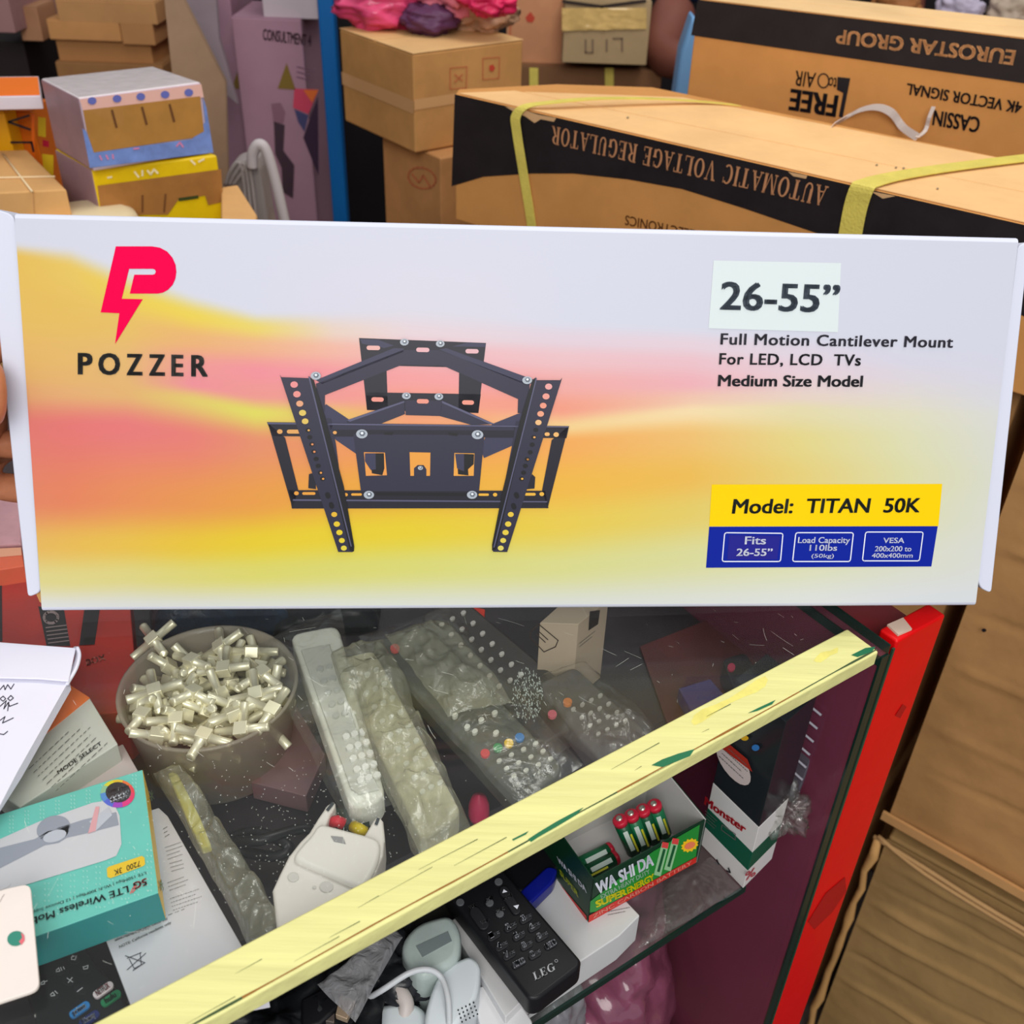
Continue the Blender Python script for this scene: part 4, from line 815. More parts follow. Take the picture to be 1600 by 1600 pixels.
# battery tray
bt = thing('battery_tray', 'green printed open cardboard tray holding battery packs', 'tray', at(990, 1390, ZT))
tg = mat((14, 52, 32), 0.4); tg2 = mat((34, 140, 52), 0.4); tin = mat((200, 198, 196), 0.6)
fa, fb = at(919, 1441, ZT), at(1089, 1347, ZT)
fd = (fb - fa).normalized(); la = at(866, 1377, ZT + .0) ; ld = (la - fa); ld.z = 0; dl = ld.length; ld.normalize(); pd = V((-fd.y, fd.x, 0))
Lw = (fb - fa).length; TD = 0.060
FP = Plane(fa, fd)
def hh(x, y): return FP.at(x, y)
htop_a = FP.at(922, 1377).z; htop_b = FP.at(1098, 1283).z
th_ = -pd * -0.0007
fw = prism('front_wall', [fa, fb, V((fb.x, fb.y, htop_b)), V((fa.x, fa.y, htop_a))], pd * 0.0008, tg, bt)
def wall(nm, p, q, zp, zq, m, nrm):
    return prism(nm, [p, q, V((q.x, q.y, zq)), V((p.x, p.y, zp))], nrm * .0008, m, bt)
ra, rb_ = fa + pd * TD, fb + pd * TD
wall('left_wall', fa, ra, htop_a, htop_a + .004, tg, fd); wall('right_wall', fb, rb_, htop_b, htop_b + .006, tin, -fd); wall('right_wall_outside', fb, rb_, htop_b, htop_b + .006, tg, fd)
wall('back_wall', ra, rb_, htop_a + .02, htop_b + .02, tin, -pd); prism('tray_floor', [fa + V((0, 0, .001)), fb + V((0, 0, .001)), rb_ + V((0, 0, .001)), ra + V((0, 0, .001))], (0, 0, -.0009), tin, bt)
poly('green_field', FP, [[(1020, 1330), (1093, 1288), (1087, 1338), (930, 1424), (921, 1425), (922, 1408)]], tg2, fw, .0003)
poly('red_band', FP, [[(919, 1441), (1087, 1347), (1088, 1338), (920, 1430)]], mat((206, 44, 34), 0.4), fw, .0004)
text(FP, 'WA SHI DA', (933, 1397), (1021, 1350), (929, 1380), WT, fw, 0.05)
text(FP, 'EXTRA HEAVY DUTY', (939, 1404), (1015, 1363), (937, 1398), mat((190, 220, 200), 0.4), fw, 0.03)
text(FP, 'SUPER', (931, 1417), (979, 1396), (929, 1408), mat((240, 230, 0), 0.4), fw, 0.06); text(FP, 'ENERGY', (980, 1396), (1022, 1373), (978, 1387), mat((240, 230, 0), 0.4), fw, 0.05)
for (x0, y0), (x1, y1) in (((1027, 1364), (1038, 1321)), ((1043, 1356), (1054, 1315))):
    strokes('printed_battery', FP, [[(x0, y0), (x1, y1)]], 11, mat((150, 200, 150), 0.4), fw, .0005); strokes('printed_stripe', FP, [[(x0 + 1, y0 - 4), (x1 - 1, y1 + 6)]], 4, mat((20, 90, 50), 0.4), fw, .0007); strokes('printed_tip', FP, [[(x1, y1), (x1 + .5, y1 - 3)]], 10, mat((220, 70, 70), 0.4), fw, .0007)
poly('sun_badge', FP, [[(1077 + (14 if k % 2 else 11.5) * math.cos(k * math.pi / 12), 1320 + (11 if k % 2 else 8.5) * math.sin(k * math.pi / 12) - 3 * math.cos(k * math.pi / 12)) for k in range(24)]], mat((250, 200, 30), 0.4), fw, .0005)
poly('sun_centre', FP, [ellipse(1077, 1320, 9, 5, 14, -0.4)], mat((240, 130, 90), 0.4), fw, .0007)
text(FP, 'ZINC CARBON BATTERY', (926, 1434), (1080, 1349), (925, 1429), mat((250, 190, 170), .4), fw, 0.01)
LP_ = Plane(fa, pd)
text(LP_, 'WA SHI DA', (873, 1346), (918, 1395), (871, 1337), WT, bt, 0.05); text(LP_, 'SUPER', (876, 1365), (905, 1402), (875, 1357), mat((200, 210, 40), 0.4), bt, 0.04)
poly('side_red_band', LP_, [[(866, 1370), (917, 1431), (917, 1441), (866, 1379)]], mat((200, 40, 40), 0.4), bt)
# batteries: 4 leaning, 2 lying
def battery(a, b, label, grp, k):
    a, b = V(a), V(b); d = (b - a).normalized(); L = (b - a).length; t = thing('battery', label, 'battery', a, grp); r_ = 0.0052
    tube('jacket', [a, a + d * L * .86], r_, mat(((14, 82, 50), (26, 110, 70))[k % 2], 0.3), t, 14); tube('red_end', [a + d * L * .86, a + d * L * .95, a + d * L * .97], [r_ * 1.01, r_ * 1.01, r_ * .8], mat((200, 36, 60), 0.3), t, 14); tube('terminal', [a + d * L * .96, a + d * L], r_ * .42, mat((210, 205, 190), 0.3, metal=.8), t, 10)
    side = d.cross((CAM - a).normalized()).normalized(); up_ = side.cross(d).normalized(); up_ = up_ if up_.dot(CAM - a) > 0 else -up_
    ribbon('white_print', [a + d * L * .2 + up_ * (r_ + .0001), a + d * L * .75 + up_ * (r_ + .0001)], side * .0032, .0004, mat((220, 236, 226), .4), t)
    ribbon('yellow_print', [a + d * L * .1 + up_ * (r_ * .86) + side * .0030, a + d * L * .6 + up_ * (r_ * .86) + side * .0030], side * .0014, .0006, mat((226, 220, 60), .4), t)
for k, (tx, ty, bx, by) in enumerate([(967, 1278, 990, 1330), (985, 1270, 1006, 1322), (1003, 1262, 1022, 1312), (1021, 1255, 1038, 1302)]):
    battery(at(bx, by, ZT + .008), at(tx, ty, ZT + .043), ['leftmost', 'second from left', 'third from left', 'rightmost'][k] + ' of the four green batteries leaning in the tray', 'batteries standing in the tray', k)
battery(at(908, 1368, ZT + .0065), at(966, 1338, ZT + .0065), 'green battery lying nearest the front at the left of the tray', 'batteries lying in the tray', 0)
battery(at(900, 1354, ZT + .0065), at(958, 1325, ZT + .0065), 'green battery lying behind its twin at the left of the tray', 'batteries lying in the tray', 1)
# black lettered remote
le = thing('black_remote', 'black remote control with white numbered keys, lying on the white carton', 'remote control', at(820, 1470, ZT))
RZ = ZT + .020
slab('body', [(690, 1385), (775, 1345), (909, 1500), (905, 1512), (842, 1560), (826, 1561)], RZ, .019, mat((22, 22, 26), 0.4), le, 0.003, r=0.007)
rz = level(RZ); kb = mat((34, 34, 38), 0.45); gy = mat((176, 178, 182), 0.4)
text(rz, 'LEG', (836, 1533), (868, 1516), (832, 1521), gy, le, 0, glyphs=serif('LEG')); strokes('mark', rz, [ellipse(869, 1502, 2.4, 2.2, 8) + [(871.4, 1502)]], .8, gy, le, .0005)
def kk(x, y, w, h, a=-0.5, t=None):
    slab('key', pill(x, y, w, h, a), RZ + .0012, .0014, kb, le, 0.0004)
    if t: c, s = math.cos(a), math.sin(a); hw_ = w * .42 * (1 if len(t) > 1 else .34); dx_ = 0 if len(t) > 1 else -4; text(level(RZ + .0012), t, (x + dx_ - c * hw_ + 1.6, y - s * hw_ + 3.5), (x + dx_ + c * hw_ + 1.6, y + s * hw_ + 3.5), (x + dx_ - c * hw_ - 2.6, y - s * hw_ - 4), WT, le, 0.05, off=.0006)
    if t and len(t) == 1: text(level(RZ + .0012), 'ABC', (x + 1, y + 1), (x + 9, y - 3.4), (x - .8, y - 2.4), WT, le, 0.03, off=.0006)
cx0 = [(772, 1462, '1'), (798, 1448, '2'), (822, 1435, '3'), (784, 1478, '4'), (811, 1462, '5'), (835, 1448, '6'), (796, 1492, '7'), (823, 1477, '8'), (847, 1463, '9'), (836, 1491, '0')]
for x, y, t in cx0: kk(x, y, 22, 11, -0.5, t)
kk(861, 1476, 22, 10, -.5, 'TV/RD'); kk(811, 1505, 24, 10, -.5, 'AUDIO')
for x, y in ((719, 1409), (765, 1410), (779, 1377), (781, 1427)): slab('round_key', ellipse(x, y, 6.5, 5.5, 12), RZ + .0015, .0015, mat((90, 92, 96), .4), le, .0003)
slab('rocker_key', pill(797, 1406, 50, 15, 1.0), RZ + .0018, .0018, kb, le, .0006); slab('rocker_key', pill(749, 1434, 40, 17, 0.95), RZ + .0018, .0018, kb, le, .0006)
for s_, x, y in (('PAGE', 789, 1408), ('VOL+', 735, 1422), ('VOL-', 753, 1446), ('EXIT', 760, 1412), ('OK', 777, 1429)): text(level(RZ + .0018), s_, (x - 1, y), (x + 12, y - 7), (x - 3, y - 5), gy, le, 0.02)
poly('arrow_mark', level(RZ + .0018), [[(785, 1396), (793, 1394), (787, 1390)], [(802, 1416), (811, 1414), (808, 1421)]], WT, le, .0004)
# blue lighter-like cap
solo(slab('blue_pen', [(810, 1394), (855, 1352), (872, 1356), (866, 1376), (828, 1414)], ZT + .014, .013, mat((16, 26, 130), 0.25), None, 0.003, r=.003), 'glossy dark blue plastic case between black remote and battery tray', 'case')
solo(slab('black_gadget', [(780, 1355), (830, 1325), (880, 1320), (880, 1350), (820, 1395), (795, 1390)], ZT + .012, .0115, mat((20, 20, 24), 0.35), None, 0.003, r=.004), 'black gadget in the shade behind the blue case', 'gadget')
# standing mouse box at the right end of the shelf
mb = thing('blister_box', 'standing green and white boxed mouse with clear window, right end of shelf', 'box', at(1160, 1380, SH))
m0, m1, m2 = at(1161, 1388, SH + .001), at(1094, 1318, SH + .001), at(1206, 1342, SH + .001)
e1 = m1 - m0; e2 = m2 - m0; Hh = 0.170
lean = V((0.0, 0.0, 0))
def mz(p, f): return p + V((0, 0, Hh * f)) + lean * f
def band(nm, f0, f1, m, gr=0.0): return prism(nm, [mz(m0, f1) - (e1 + e2) * gr, mz(m1, f1) + (e1 - e2) * gr, mz(m1 + e2, f1) + (e1 + e2) * gr, mz(m2, f1) + (e2 - e1) * gr], -V((0, 0, Hh * (f1 - f0))), m, mb, 0.0004)
band('white_base', 0, .12, mat((215, 212, 210), .45)); band('green_band', .12, .24, mat((10, 84, 62), .4), 0.002); band('white_band', .24, .40, mat((214, 212, 210), .45), 0.001)
band('window', .40, 1.0, mat((34, 38, 42), .15), -0.004)
MF = Plane(m0, e1); MS = Plane(m0, e2)
text(MF, 'Monster', (1101, 1255), (1165, 1302), (1103, 1244), mat((190, 34, 44), 0.4), mb, 0.05, off=.0006)
fine_lines(MF, (1103, 1266), (1122, 1283), (0, 5), 4, grey_t, mb, .0006, 1.2); strokes('printed_box', MF, [[(1129, 1288), (1150, 1303), (1150, 1312), (1128, 1296), (1129, 1288)]], 1.1, grey_t, mb, .0006)
for x, y in ((1121, 1347), (1139, 1360)): strokes('printed_icon', MF, [[(x - 3, y), (x + 3, y + 3), (x, y - 4)]], 2, INK, mb, .0006)
text(MS, '%', (1163, 1376), (1180, 1366), (1163, 1364), mat((220, 110, 120), 0.4), mb, 0.02, off=.0006)
slab_m = mat((30, 32, 34), 0.3)
WF = Plane(mz(m0, .5) + (e1.normalized() * 0.001), e1)
poly('oval_print', WF, [ellipse(1148, 1192, 40, 17, 20, 0.95)], mat((206, 192, 188), .4), mb, .0012); poly('red_print', WF, [[(1126, 1165), (1140, 1160), (1170, 1185), (1178, 1205), (1165, 1195), (1135, 1172)]], mat((170, 44, 30), .4), mb, .0014)
fine_lines(WF, (1126, 1180), (1165, 1216), (5, -4), 4, grey_t, mb, .0016, 1.2); poly('yellow_dot', WF, [ellipse(1166, 1152, 6, 4)], mat((230, 180, 30), .4), mb, .0014); poly('blue_dot', WF, [ellipse(1183, 1167, 6, 5)], mat((50, 120, 190), .4), mb, .0014)
hd = thing('clear_tray', 'greyish clear plastic shell standing behind the boxed mouse', 'packaging', m2 + V((0.01, 0, 0)))
c0 = m2 + (m2 - m0).normalized() * 0.012; c1 = c0 - e1.normalized() * -0.03
prism('shell', [c0 + V((0, 0, .05)), c0 + V((0.012, 0.012, .16)), c1 + V((0.012, 0.012, .16)), c1 + V((0, 0, .05))], e2.normalized() * .004, clear('shell_plastic', (.55, .55, .6), .45, (120, 116, 128), .2), hd, .001)
for k in range(7): tube('rib', [c0 + V((0.003, 0.003, .062 + .013 * k)) - e2.normalized() * .001, c1 + V((0.003, 0.003, .062 + .013 * k)) - e2.normalized() * .001], .0009, mat((150, 148, 158), .4), hd, 6)
def crumple(name, c, rx, ry, rz_, m, label, cat, seed=0, amp=.35, f=30, parent=None, n=44):
    vs = []; fs = []; c = V(c)
    for j in range(n + 1):
        for i in range(n):
            th, ph = math.pi * j / n, 2 * math.pi * i / n; d = V((math.sin(th) * math.cos(ph), math.sin(th) * math.sin(ph), math.cos(th)))
            q = 1 + amp * (noise.noise(d * 2.1 + V((seed, 0, 0))) + 0.9 * (0.3 - abs(noise.noise(d * 3.5 + V((0, seed, 0))))) + 0.45 * (0.3 - abs(noise.noise(d * 8 + V((0, seed, 3))))))
            vs.append(c + V((d.x * rx, d.y * ry, d.z * rz_)) * q)
    for j in range(n):
        for i in range(n): fs.append([j * n + i, (j + 1) * n + i, (j + 1) * n + (i + 1) % n, j * n + (i + 1) % n])
    o = raw(name, vs, fs, m, parent, smooth=True)
    if label: tag(o, label, cat)
    return o
solo(crumple('film_scrap', m2 + V((0.0, 0.0, 0.055)), .012, .012, .016, FILM, None, None, 4, .9), 'torn knot of clear tape on the boxed mouse', 'tape')
# clear film lying to the right of the tray on the shelf
solo(film('shelf_film', [(1040, 1370), (1110, 1335), (1160, 1385), (1000, 1480)], SH + .008, .003, FILM, seed=61, amp=.0015), 'clear film lying on the glass shelf in front of the boxed mouse', 'film')
# purple wrapped goods leaning in the lower right
PUR = mat((140, 76, 100), 0.25, var=0.35, vs=14, bump=0.9, bs=24, coat=0.7)
solo(crumple('purple_bag', cp(-0.085, 0.12, 0.57), .055, .095, .105, PUR, None, None, 2, .22), 'purple plastic-wrapped bundle against the right end pane', 'bag')
solo(crumple('grey_bag', cp(-0.178, 0.08, 0.655), .022, .05, .050, mat((140, 138, 144), .25, var=.3, bump=.6, bs=30), None, None, 7, .3), 'grey translucent bag below the glass shelf', 'bag')
tag(prism('stock_carton', [cp(-.21, .02, .44), cp(-.02, .02, .44), cp(-.02, .26, .44), cp(-.21, .26, .44)], (0, 0, -.327), mat((150, 120, 90), .7), None, .002), 'brown carton at the bottom right inside the counter', 'box')
lw = thing('lower_carton', 'white carton below the glass shelf', 'box', cp(-0.24, 0.07, 0.60))
prism('carton', [cp(-.34, .03, .70), cp(-.22, .03, .70), cp(-.22, .12, .70), cp(-.34, .12, .70)], (0, 0, -.587), mat((206, 210, 220), .5), lw, .002); 
solo(crumple('mist_pouch', cp(-0.275, 0.06, 0.722), .036, .022, .020, mat((210, 214, 220), .3, var=.1, bump=.4), None, None, 15, .3), 'white wrapped pouch on the carton below the shelf', 'bag')
# white adapters, cables left of the remote, on the shelf
wa = mat((214, 222, 226), 0.35, var=0.04)
ad1 = thing('white_adapter', 'white power adapter in clear bag, left of the black remote', 'adapter', at(650, 1480, SH))
slab('body', [(622, 1475), (650, 1440), (705, 1425), (722, 1455), (718, 1500), (660, 1530), (640, 1515)], SH + .050, .045, mat((176, 190, 186), .3, var=.15, vs=30), ad1, .006, r=.010)
slab('label', [(650, 1478), (700, 1455), (706, 1470), (660, 1495)], SH + .0505, .0006, mat((120, 130, 132), .4), ad1)
ad2 = thing('white_charger', 'white plug-in charger lying in front of the bagged adapter', 'charger', at(700, 1560, SH))
slab('body', [(668, 1560), (690, 1510), (735, 1490), (752, 1505), (748, 1560), (700, 1620), (660, 1610)], SH + .045, .042, wa, ad2, .006, r=.010)
for i in range(4):
    for j in range(5): slab('vent_hole', ellipse(716 + j * 6 + i * 2, 1578 + i * 6 - j * 3, 1.4, 1.2, 6), SH + .0455, .0008, mat((60, 66, 70), .5), ad2)
ad3 = thing('small_charger', 'white charger block at the bottom edge left of the remote', 'charger', at(610, 1590, SH))
slab('body', [(560, 1600), (580, 1570), (640, 1560), (668, 1575), (670, 1640), (560, 1660)], SH + .03, .028, wa, ad3, .005, r=.008)
solo(slab('white_block', [(735, 1545), (790, 1530), (835, 1600), (760, 1640)], SH + .022, .021, mat((222, 222, 224), .4), None, .003, r=.004), 'white block beside the front end of the black remote', 'box')
solo(tube('white_cable', spline([at(575, 1560, SH + .04), at(600, 1545, SH + .05), at(640, 1520, SH + .056), at(670, 1515, SH + .056), at(690, 1528, SH + .052), at(700, 1560, SH + .05), at(702, 1600, SH + .045)], 7), .0019, mat((196, 200, 204), .35), None, 8), 'thin white cable looping over the white chargers', 'cable')
solo(tube('beige_cable', spline([at(615, 1500, SH + .01), at(620, 1540, SH + .03), at(635, 1570, SH + .03), at(625, 1610, SH + .02)], 7), .005, mat((200, 190, 186), .4), None, 10), 'thick pinkish white cable under the thin white cable', 'cable')
solo(film('silver_bag', [(495, 1535), (615, 1450), (628, 1462), (556, 1590)], SH + .075, .004, clear('silver_film', (.5, .5, .52), .45, (176, 176, 180), .15, 1.0, 90), seed=71, amp=.003), 'silvery clear antistatic bag hanging below the wooden trim', 'bag')
us1 = thing('usb_plug', 'black cable with flat metal USB plug at the bottom edge', 'cable', at(520, 1580, SH))
slab('plug_body', [(470, 1560), (520, 1535), (540, 1550), (528, 1575), (500, 1600), (470, 1610)], SH + .062, .012, mat((18, 18, 22), .4), us1, .002)
slab('metal_plug', [(532, 1552), (556, 1563), (542, 1592), (524, 1585)], SH + .064, .005, mat((216, 190, 160), .3, metal=.6), us1, .0005); slab('metal_plug', [(506, 1558), (524, 1568), (522, 1598), (502, 1594)], SH + .060, .008, mat((120, 110, 104), .3, metal=.6), us1, .0005)
solo(crumple('dark_cables', at(440, 1620, SH + .036), .055, .045, .022, mat((24, 26, 30), .4, var=.5, vs=40, bump=.5), None, None, 20, .5), 'heap of dark wrapped cables at the bottom edge', 'cables')
solo(crumple('dark_bundle', at(600, 1520, SH + .022), .028, .03, .014, mat((44, 46, 50), .3, bump=.5), None, None, 22, .5), 'dark glossy bundle under the white chargers', 'cables')
# ================================================================== BACKGROUND GOODS
def aty(x, y, Y): d = ray(x, y); return CAM + d * (Y / d.y)
TZ = 1.15
F0 = at(711, 147, TZ); F1 = at(1600, 351, TZ); Fe = (F1 - F0).normalized(); Fg = V((-Fe.y, Fe.x, 0))
kf = card((210, 148, 82)); kf2 = card((192, 140, 82), var=.2); kd = card((184, 138, 86), var=.22, vs=6, bump=.5); ink2 = mat((34, 28, 30), 0.55, var=.3, vs=30); kink = mat((196, 138, 96), .7)
# regulator carton
av = thing('regulator_carton', 'long cardboard carton with black arched band and upside-down lettering, yellow straps', 'box', F0 + Fe * .3 + Fg * .09 + V((0, 0, -.14)))
RR = F0 + Fe * .72
prism('carton', [F0, RR, RR + Fg * .184, at(1020, 136, TZ), at(870, 131, TZ), at(716, 139, TZ)], (0, 0, -.14), kf, av, .002)
AF = Plane(F0, Fe); TP = level(TZ)
poly('black_band', AF, [[(711, 147), (1600, 351), (1760, 388), (1760, 560), (1500, 452), (1400, 408), (1300, 372), (1162, 325), (1066, 295), (981, 280), (897, 271), (832, 271), (756, 276), (706, 291)]], ink2, av, .0006)
prism('top_flap', [F0 + Fe * .004 + Fg * .003 + V((0, 0, .0016)), RR + Fg * .003 + V((0, 0, .0016)), RR + Fg * .09 + V((0, 0, .0016)), F0 + Fe * .04 + Fg * .055 + V((0, 0, .0016))], (0, 0, -.0015), card((240, 192, 132)), av, .0006)  # both flaps paler than the sides: light from above put into the colour
prism('top_flap', [F0 + Fe * .05 + Fg * .058 + V((0, 0, .0016)), RR + Fg * .092 + V((0, 0, .0016)), RR + Fg * .182 + V((0, 0, .0016)), F0 + Fe * .19 + Fg * .165 + V((0, 0, .0016))], (0, 0, -.0015), card((240, 192, 132)), av, .0006)
text(AF, '', (1296, 291), (864, 196), (1288, 322), kink, av, 0, off=.0012, glyphs=serif('AUTOMATIC VOLTAGE REGULATOR'))
text(AF, 'ELECTRONICS', (1086, 359), (978, 336), (1084, 374), mat((120, 70, 34), .7), av, .01, off=.0008)
chp = card((220, 175, 125))
poly('edge_wear', AF, [[(790, 166), (812, 169), (842, 179), (870, 184), (866, 190), (846, 186), (836, 192), (822, 182), (800, 172)], [(1232, 268), (1262, 274), (1260, 279), (1240, 275)], [(1360, 298), (1400, 306), (1380, 310)]], chp, av, .0009)
ys_ = mat((224, 206, 98), 0.5, var=.1, vs=60, bump=.4, bs=400)
def strap(nm, pts, wd, parent): return ribbon(nm, pts, wd, .0008, ys_, parent)
s1 = [AF.at(838, 420, .002), AF.at(832, 350, .002), AF.at(822, 280, .003), AF.at(811, 205, .004), AF.at(810, 180, .004)] + [at(822, 166, TZ + .004), at(860, 160, TZ + .008), at(930, 154, TZ + .010), at(1020, 154, TZ + .008), at(1100, 159, TZ + .004), at(1150, 164, TZ + .0035)]
strap('strap', spline(s1, 4), Fe * .0125, av)
s2 = [AF.at(1318, 420, .002), AF.at(1328, 375, .002), AF.at(1338, 325, .0025), AF.at(1349, 293, .003)] + [at(1358, 286, TZ + .0035), at(1400, 275, TZ + .004), at(1480, 262, TZ + .004), at(1600, 247, TZ + .004), at(1700, 236, TZ + .004)]
strap('strap', spline(s2, 4), Fe * .021, av)
for p in ((981, 184), (1370, 258), (1400, 262), (1412, 263), (1465, 295)): poly('speck', level(TZ + .002), [ellipse(*p, 2, 1.4, 6)], mat((150, 130, 100), .6), av, .0004)
# receiver carton behind
E0 = at(1072, 156, 1.13); E1 = at(1600, 243, 1.13); Ee = (E1 - E0).normalized(); Eg = V((-Ee.y, Ee.x, 0)); EP = Plane(E0, Ee)
zt = (EP.at(1087, 3).z + EP.at(1600, 56).z) / 2
ev = thing('receiver_carton', 'cardboard carton with black top band and upside-down black lettering, at top right', 'box', E0 + Ee * .3 + Eg * .1 + V((0, 0, -.23)))
EL = E0 + V((0, 0, zt - 1.13)); ER = EL + Ee * .75
prism('carton', [EL, ER, ER + Eg * .11, EL + Eg * .11], (0, 0, -(zt - .90)), kf, ev, .002)
prism('top_flap', [EL + Eg * .002 + V((0, 0, .0016)), ER + Eg * .002 + V((0, 0, .0016)), ER + Eg * .053 + V((0, 0, .0016)), EL + Eg * .053 + V((0, 0, .0016))], (0, 0, -.0015), card((236, 196, 140)), ev, .0005)  # same cardboard as the sides, its brighter lighting painted into the flap colour
prism('top_flap', [EL + Eg * .056 + V((0, 0, .0016)), ER + Eg * .056 + V((0, 0, .0016)), ER + Eg * .108 + V((0, 0, .0016)), EL + Eg * .108 + V((0, 0, .0016))], (0, 0, -.0015), card((236, 196, 140)), ev, .0005)
b0, b1_ = proj(EL), proj(ER)
poly('black_band', EP, [[b0, b1_, (b1_[0] - 8, b1_[1] + 78), (1600, 130), (1350, 94), (1100, 58), (1080, 55)]], ink2, ev, .0006)
text(EP, 'EUROSTAR GROUP', (1588, 79), (1309, 46), (1583, 101), card((224, 166, 112)), ev, .035, off=.0012)
text(EP, 'FREE', (1311, 150), (1236, 139), (1306, 182), INK, ev, .05, off=.0009)
text(EP, 'to', (1309, 122), (1296, 120), (1306, 142), INK, ev, .01, off=.0009); strokes('printed_ring', EP, [ellipse(1287, 126, 8.5, 11, 16) + [(1295.5, 126)]], 2.2, INK, ev, .0009); text(EP, 'AIR', (1276, 114), (1244, 110), (1272, 137), INK, ev, .01, off=.0009)
poly('printed_bar', EP, [[(1309, 120), (1329, 122), (1317, 184), (1311, 182), (1318, 145), (1308, 140)]], INK, ev, .0009)
text(EP, 'CASSIN', (1533, 184), (1460, 172), (1529, 207), INK, ev, .035, off=.0009)
text(EP, '4K VECTOR SIGNAL', (1599, 160), (1418, 130), (1595, 177), INK, ev, .035, off=.0009)
hl = thing('white_strap', 'loose white plastic strap looping between the two lettered cartons', 'strap', E0 + Ee * .25 + V((0, 0, .02)))
wv_ = Ee * .004 + V((0, 0, .007)); wst = mat((226, 214, 206), .45)
ribbon('band', spline([at(1300, 197, TZ + .003), EP.at(1322, 183, .012), EP.at(1350, 168, .012), EP.at(1376, 164, .012), EP.at(1398, 173, .012), EP.at(1415, 195, .012), at(1434, 215, TZ + .003)], 5), wv_, .0008, wst, hl)
ribbon('band', spline([at(1434, 214, TZ + .004), EP.at(1450, 200, .012), EP.at(1456, 180, .012), EP.at(1463, 163, .012)], 5), Ee * .004, .0008, wst, hl)
# support carton hidden beneath, and corrugated stack at right
PL = lambda s, g, z: V(((F0 + Fe * s + Fg * g).x, (F0 + Fe * s + Fg * g).y, z))
def cor(nm, label, s0, s1, z0, z1, g0, g1, m, cr, seed):
    t = thing(nm, label, 'box', PL((s0 + s1) / 2, (g0 + g1) / 2, z0))
    prism('carton', [PL(s0, g0 + .004, z1), PL(s1, g0 + .004, z1), PL(s1, g1, z1), PL(s0, g1, z1)], (0, 0, z0 - z1), m, t, .004)
    def fn(u, v):
        s = s0 + (s1 - s0) * u; z = z0 + (z1 - z0) * v; k = 0
        for (zc, slope, wd, am) in cr: dz = z - zc - slope * (s - s0) - .006 * noise.noise(V((s * 9, zc * 7, 0))); k += am * (.7 + 1.1 * noise.noise(V((s * 11, zc * 31, 2)))) * math.exp(-(dz / wd) ** 2)
        k += .0035 * noise.noise(V((s * 7 + seed, z * 9, 0))) + .002 * noise.noise(V((s * 20 + seed, z * 30, 0)))
        e = min(1, min(u, 1 - u) * 18) * min(1, min(v, 1 - v) * 18)
        return PL(s, g0 - .001 - k * e * 1.0, z)
    f = grid('front_face', fn, 60, 110, m, t); f['label'] = 'creased corrugated front'; return t
c1 = cor('corrugated_carton', 'big brown corrugated carton at the right, upper one, with crease lines', .662, 1.22, .468, 1.005, 0, .17, kd, [(.93, .04, .006, .004), (.86, .05, .005, .004), (.78, .05, .004, -.003), (.71, .03, .005, .004), (.62, .05, .006, .003), (.56, .04, .004, -.003)], 1)
ribbon('lower_flap', [PL(.655, -.004, .468), PL(.80, -.010, .470), PL(1.0, -.012, .464), PL(1.22, -.010, .462)], V((0, 0, .012)), .004, card((206, 156, 100)), c1)
poly('puncture', Plane(PL(.7, -.006, .7), Fe), [ellipse(1538, 984, 4, 3, 8)], INK, c1, .001)
c2 = cor('corrugated_carton', 'battered brown corrugated carton at lower right, with torn crumpled edge', .668, 1.22, 0, .428, 0.004, .17, card((172, 138, 88), var=.25, vs=5, bump=.8), [(.39, .05, .006, .006), (.35, .07, .005, -.004), (.31, .08, .006, .006), (.26, .09, .005, .005), (.2, .1, .006, -.005), (.14, .1, .006, .006)], 9)
sp_ = [PL(.660 + .006 * noise.noise(V((k * .8, 1, 0))), -.006, .43 - .43 * k / 14) for k in range(15)]
tube('torn_edge', sp_, [.0045 + .003 * noise.noise(V((k * 1.3, 0, 4))) for k in range(15)], card((206, 158, 98), bump=.8), c2, 8)
for k in range(2):
    tube('torn_strip', spline([PL(.655 + .004 * k, -.006, .43 + .004 * k), PL(.72, -.012 - .002 * k, .432 - .006 * k), PL(.80 + .02 * k, -.012, .425 - .008 * k), PL(.95, -.009, .420 - .01 * k)], 4), .003, card((190, 150, 100)), c2, 6)
tag(prism('support_carton', [PL(.03, .03, 1.0085), PL(.64, .03, 1.0085), PL(.64, .17, 1.0085), PL(.03, .17, 1.0085)], (0, 0, -1.008), kd, None, .003), 'plain brown carton stack hidden under the long lettered carton', 'box')
tag(prism('base_carton', [V((E0.x, E0.y, .898)) + Eg * .008, V((ER.x, ER.y, .898)) + Eg * .008, V((ER.x, ER.y, .898)) + Eg * .11, V((E0.x, E0.y, .898)) + Eg * .11], (0, 0, -.897), kd, None, .003), 'plain brown carton behind the two lettered cartons', 'box')

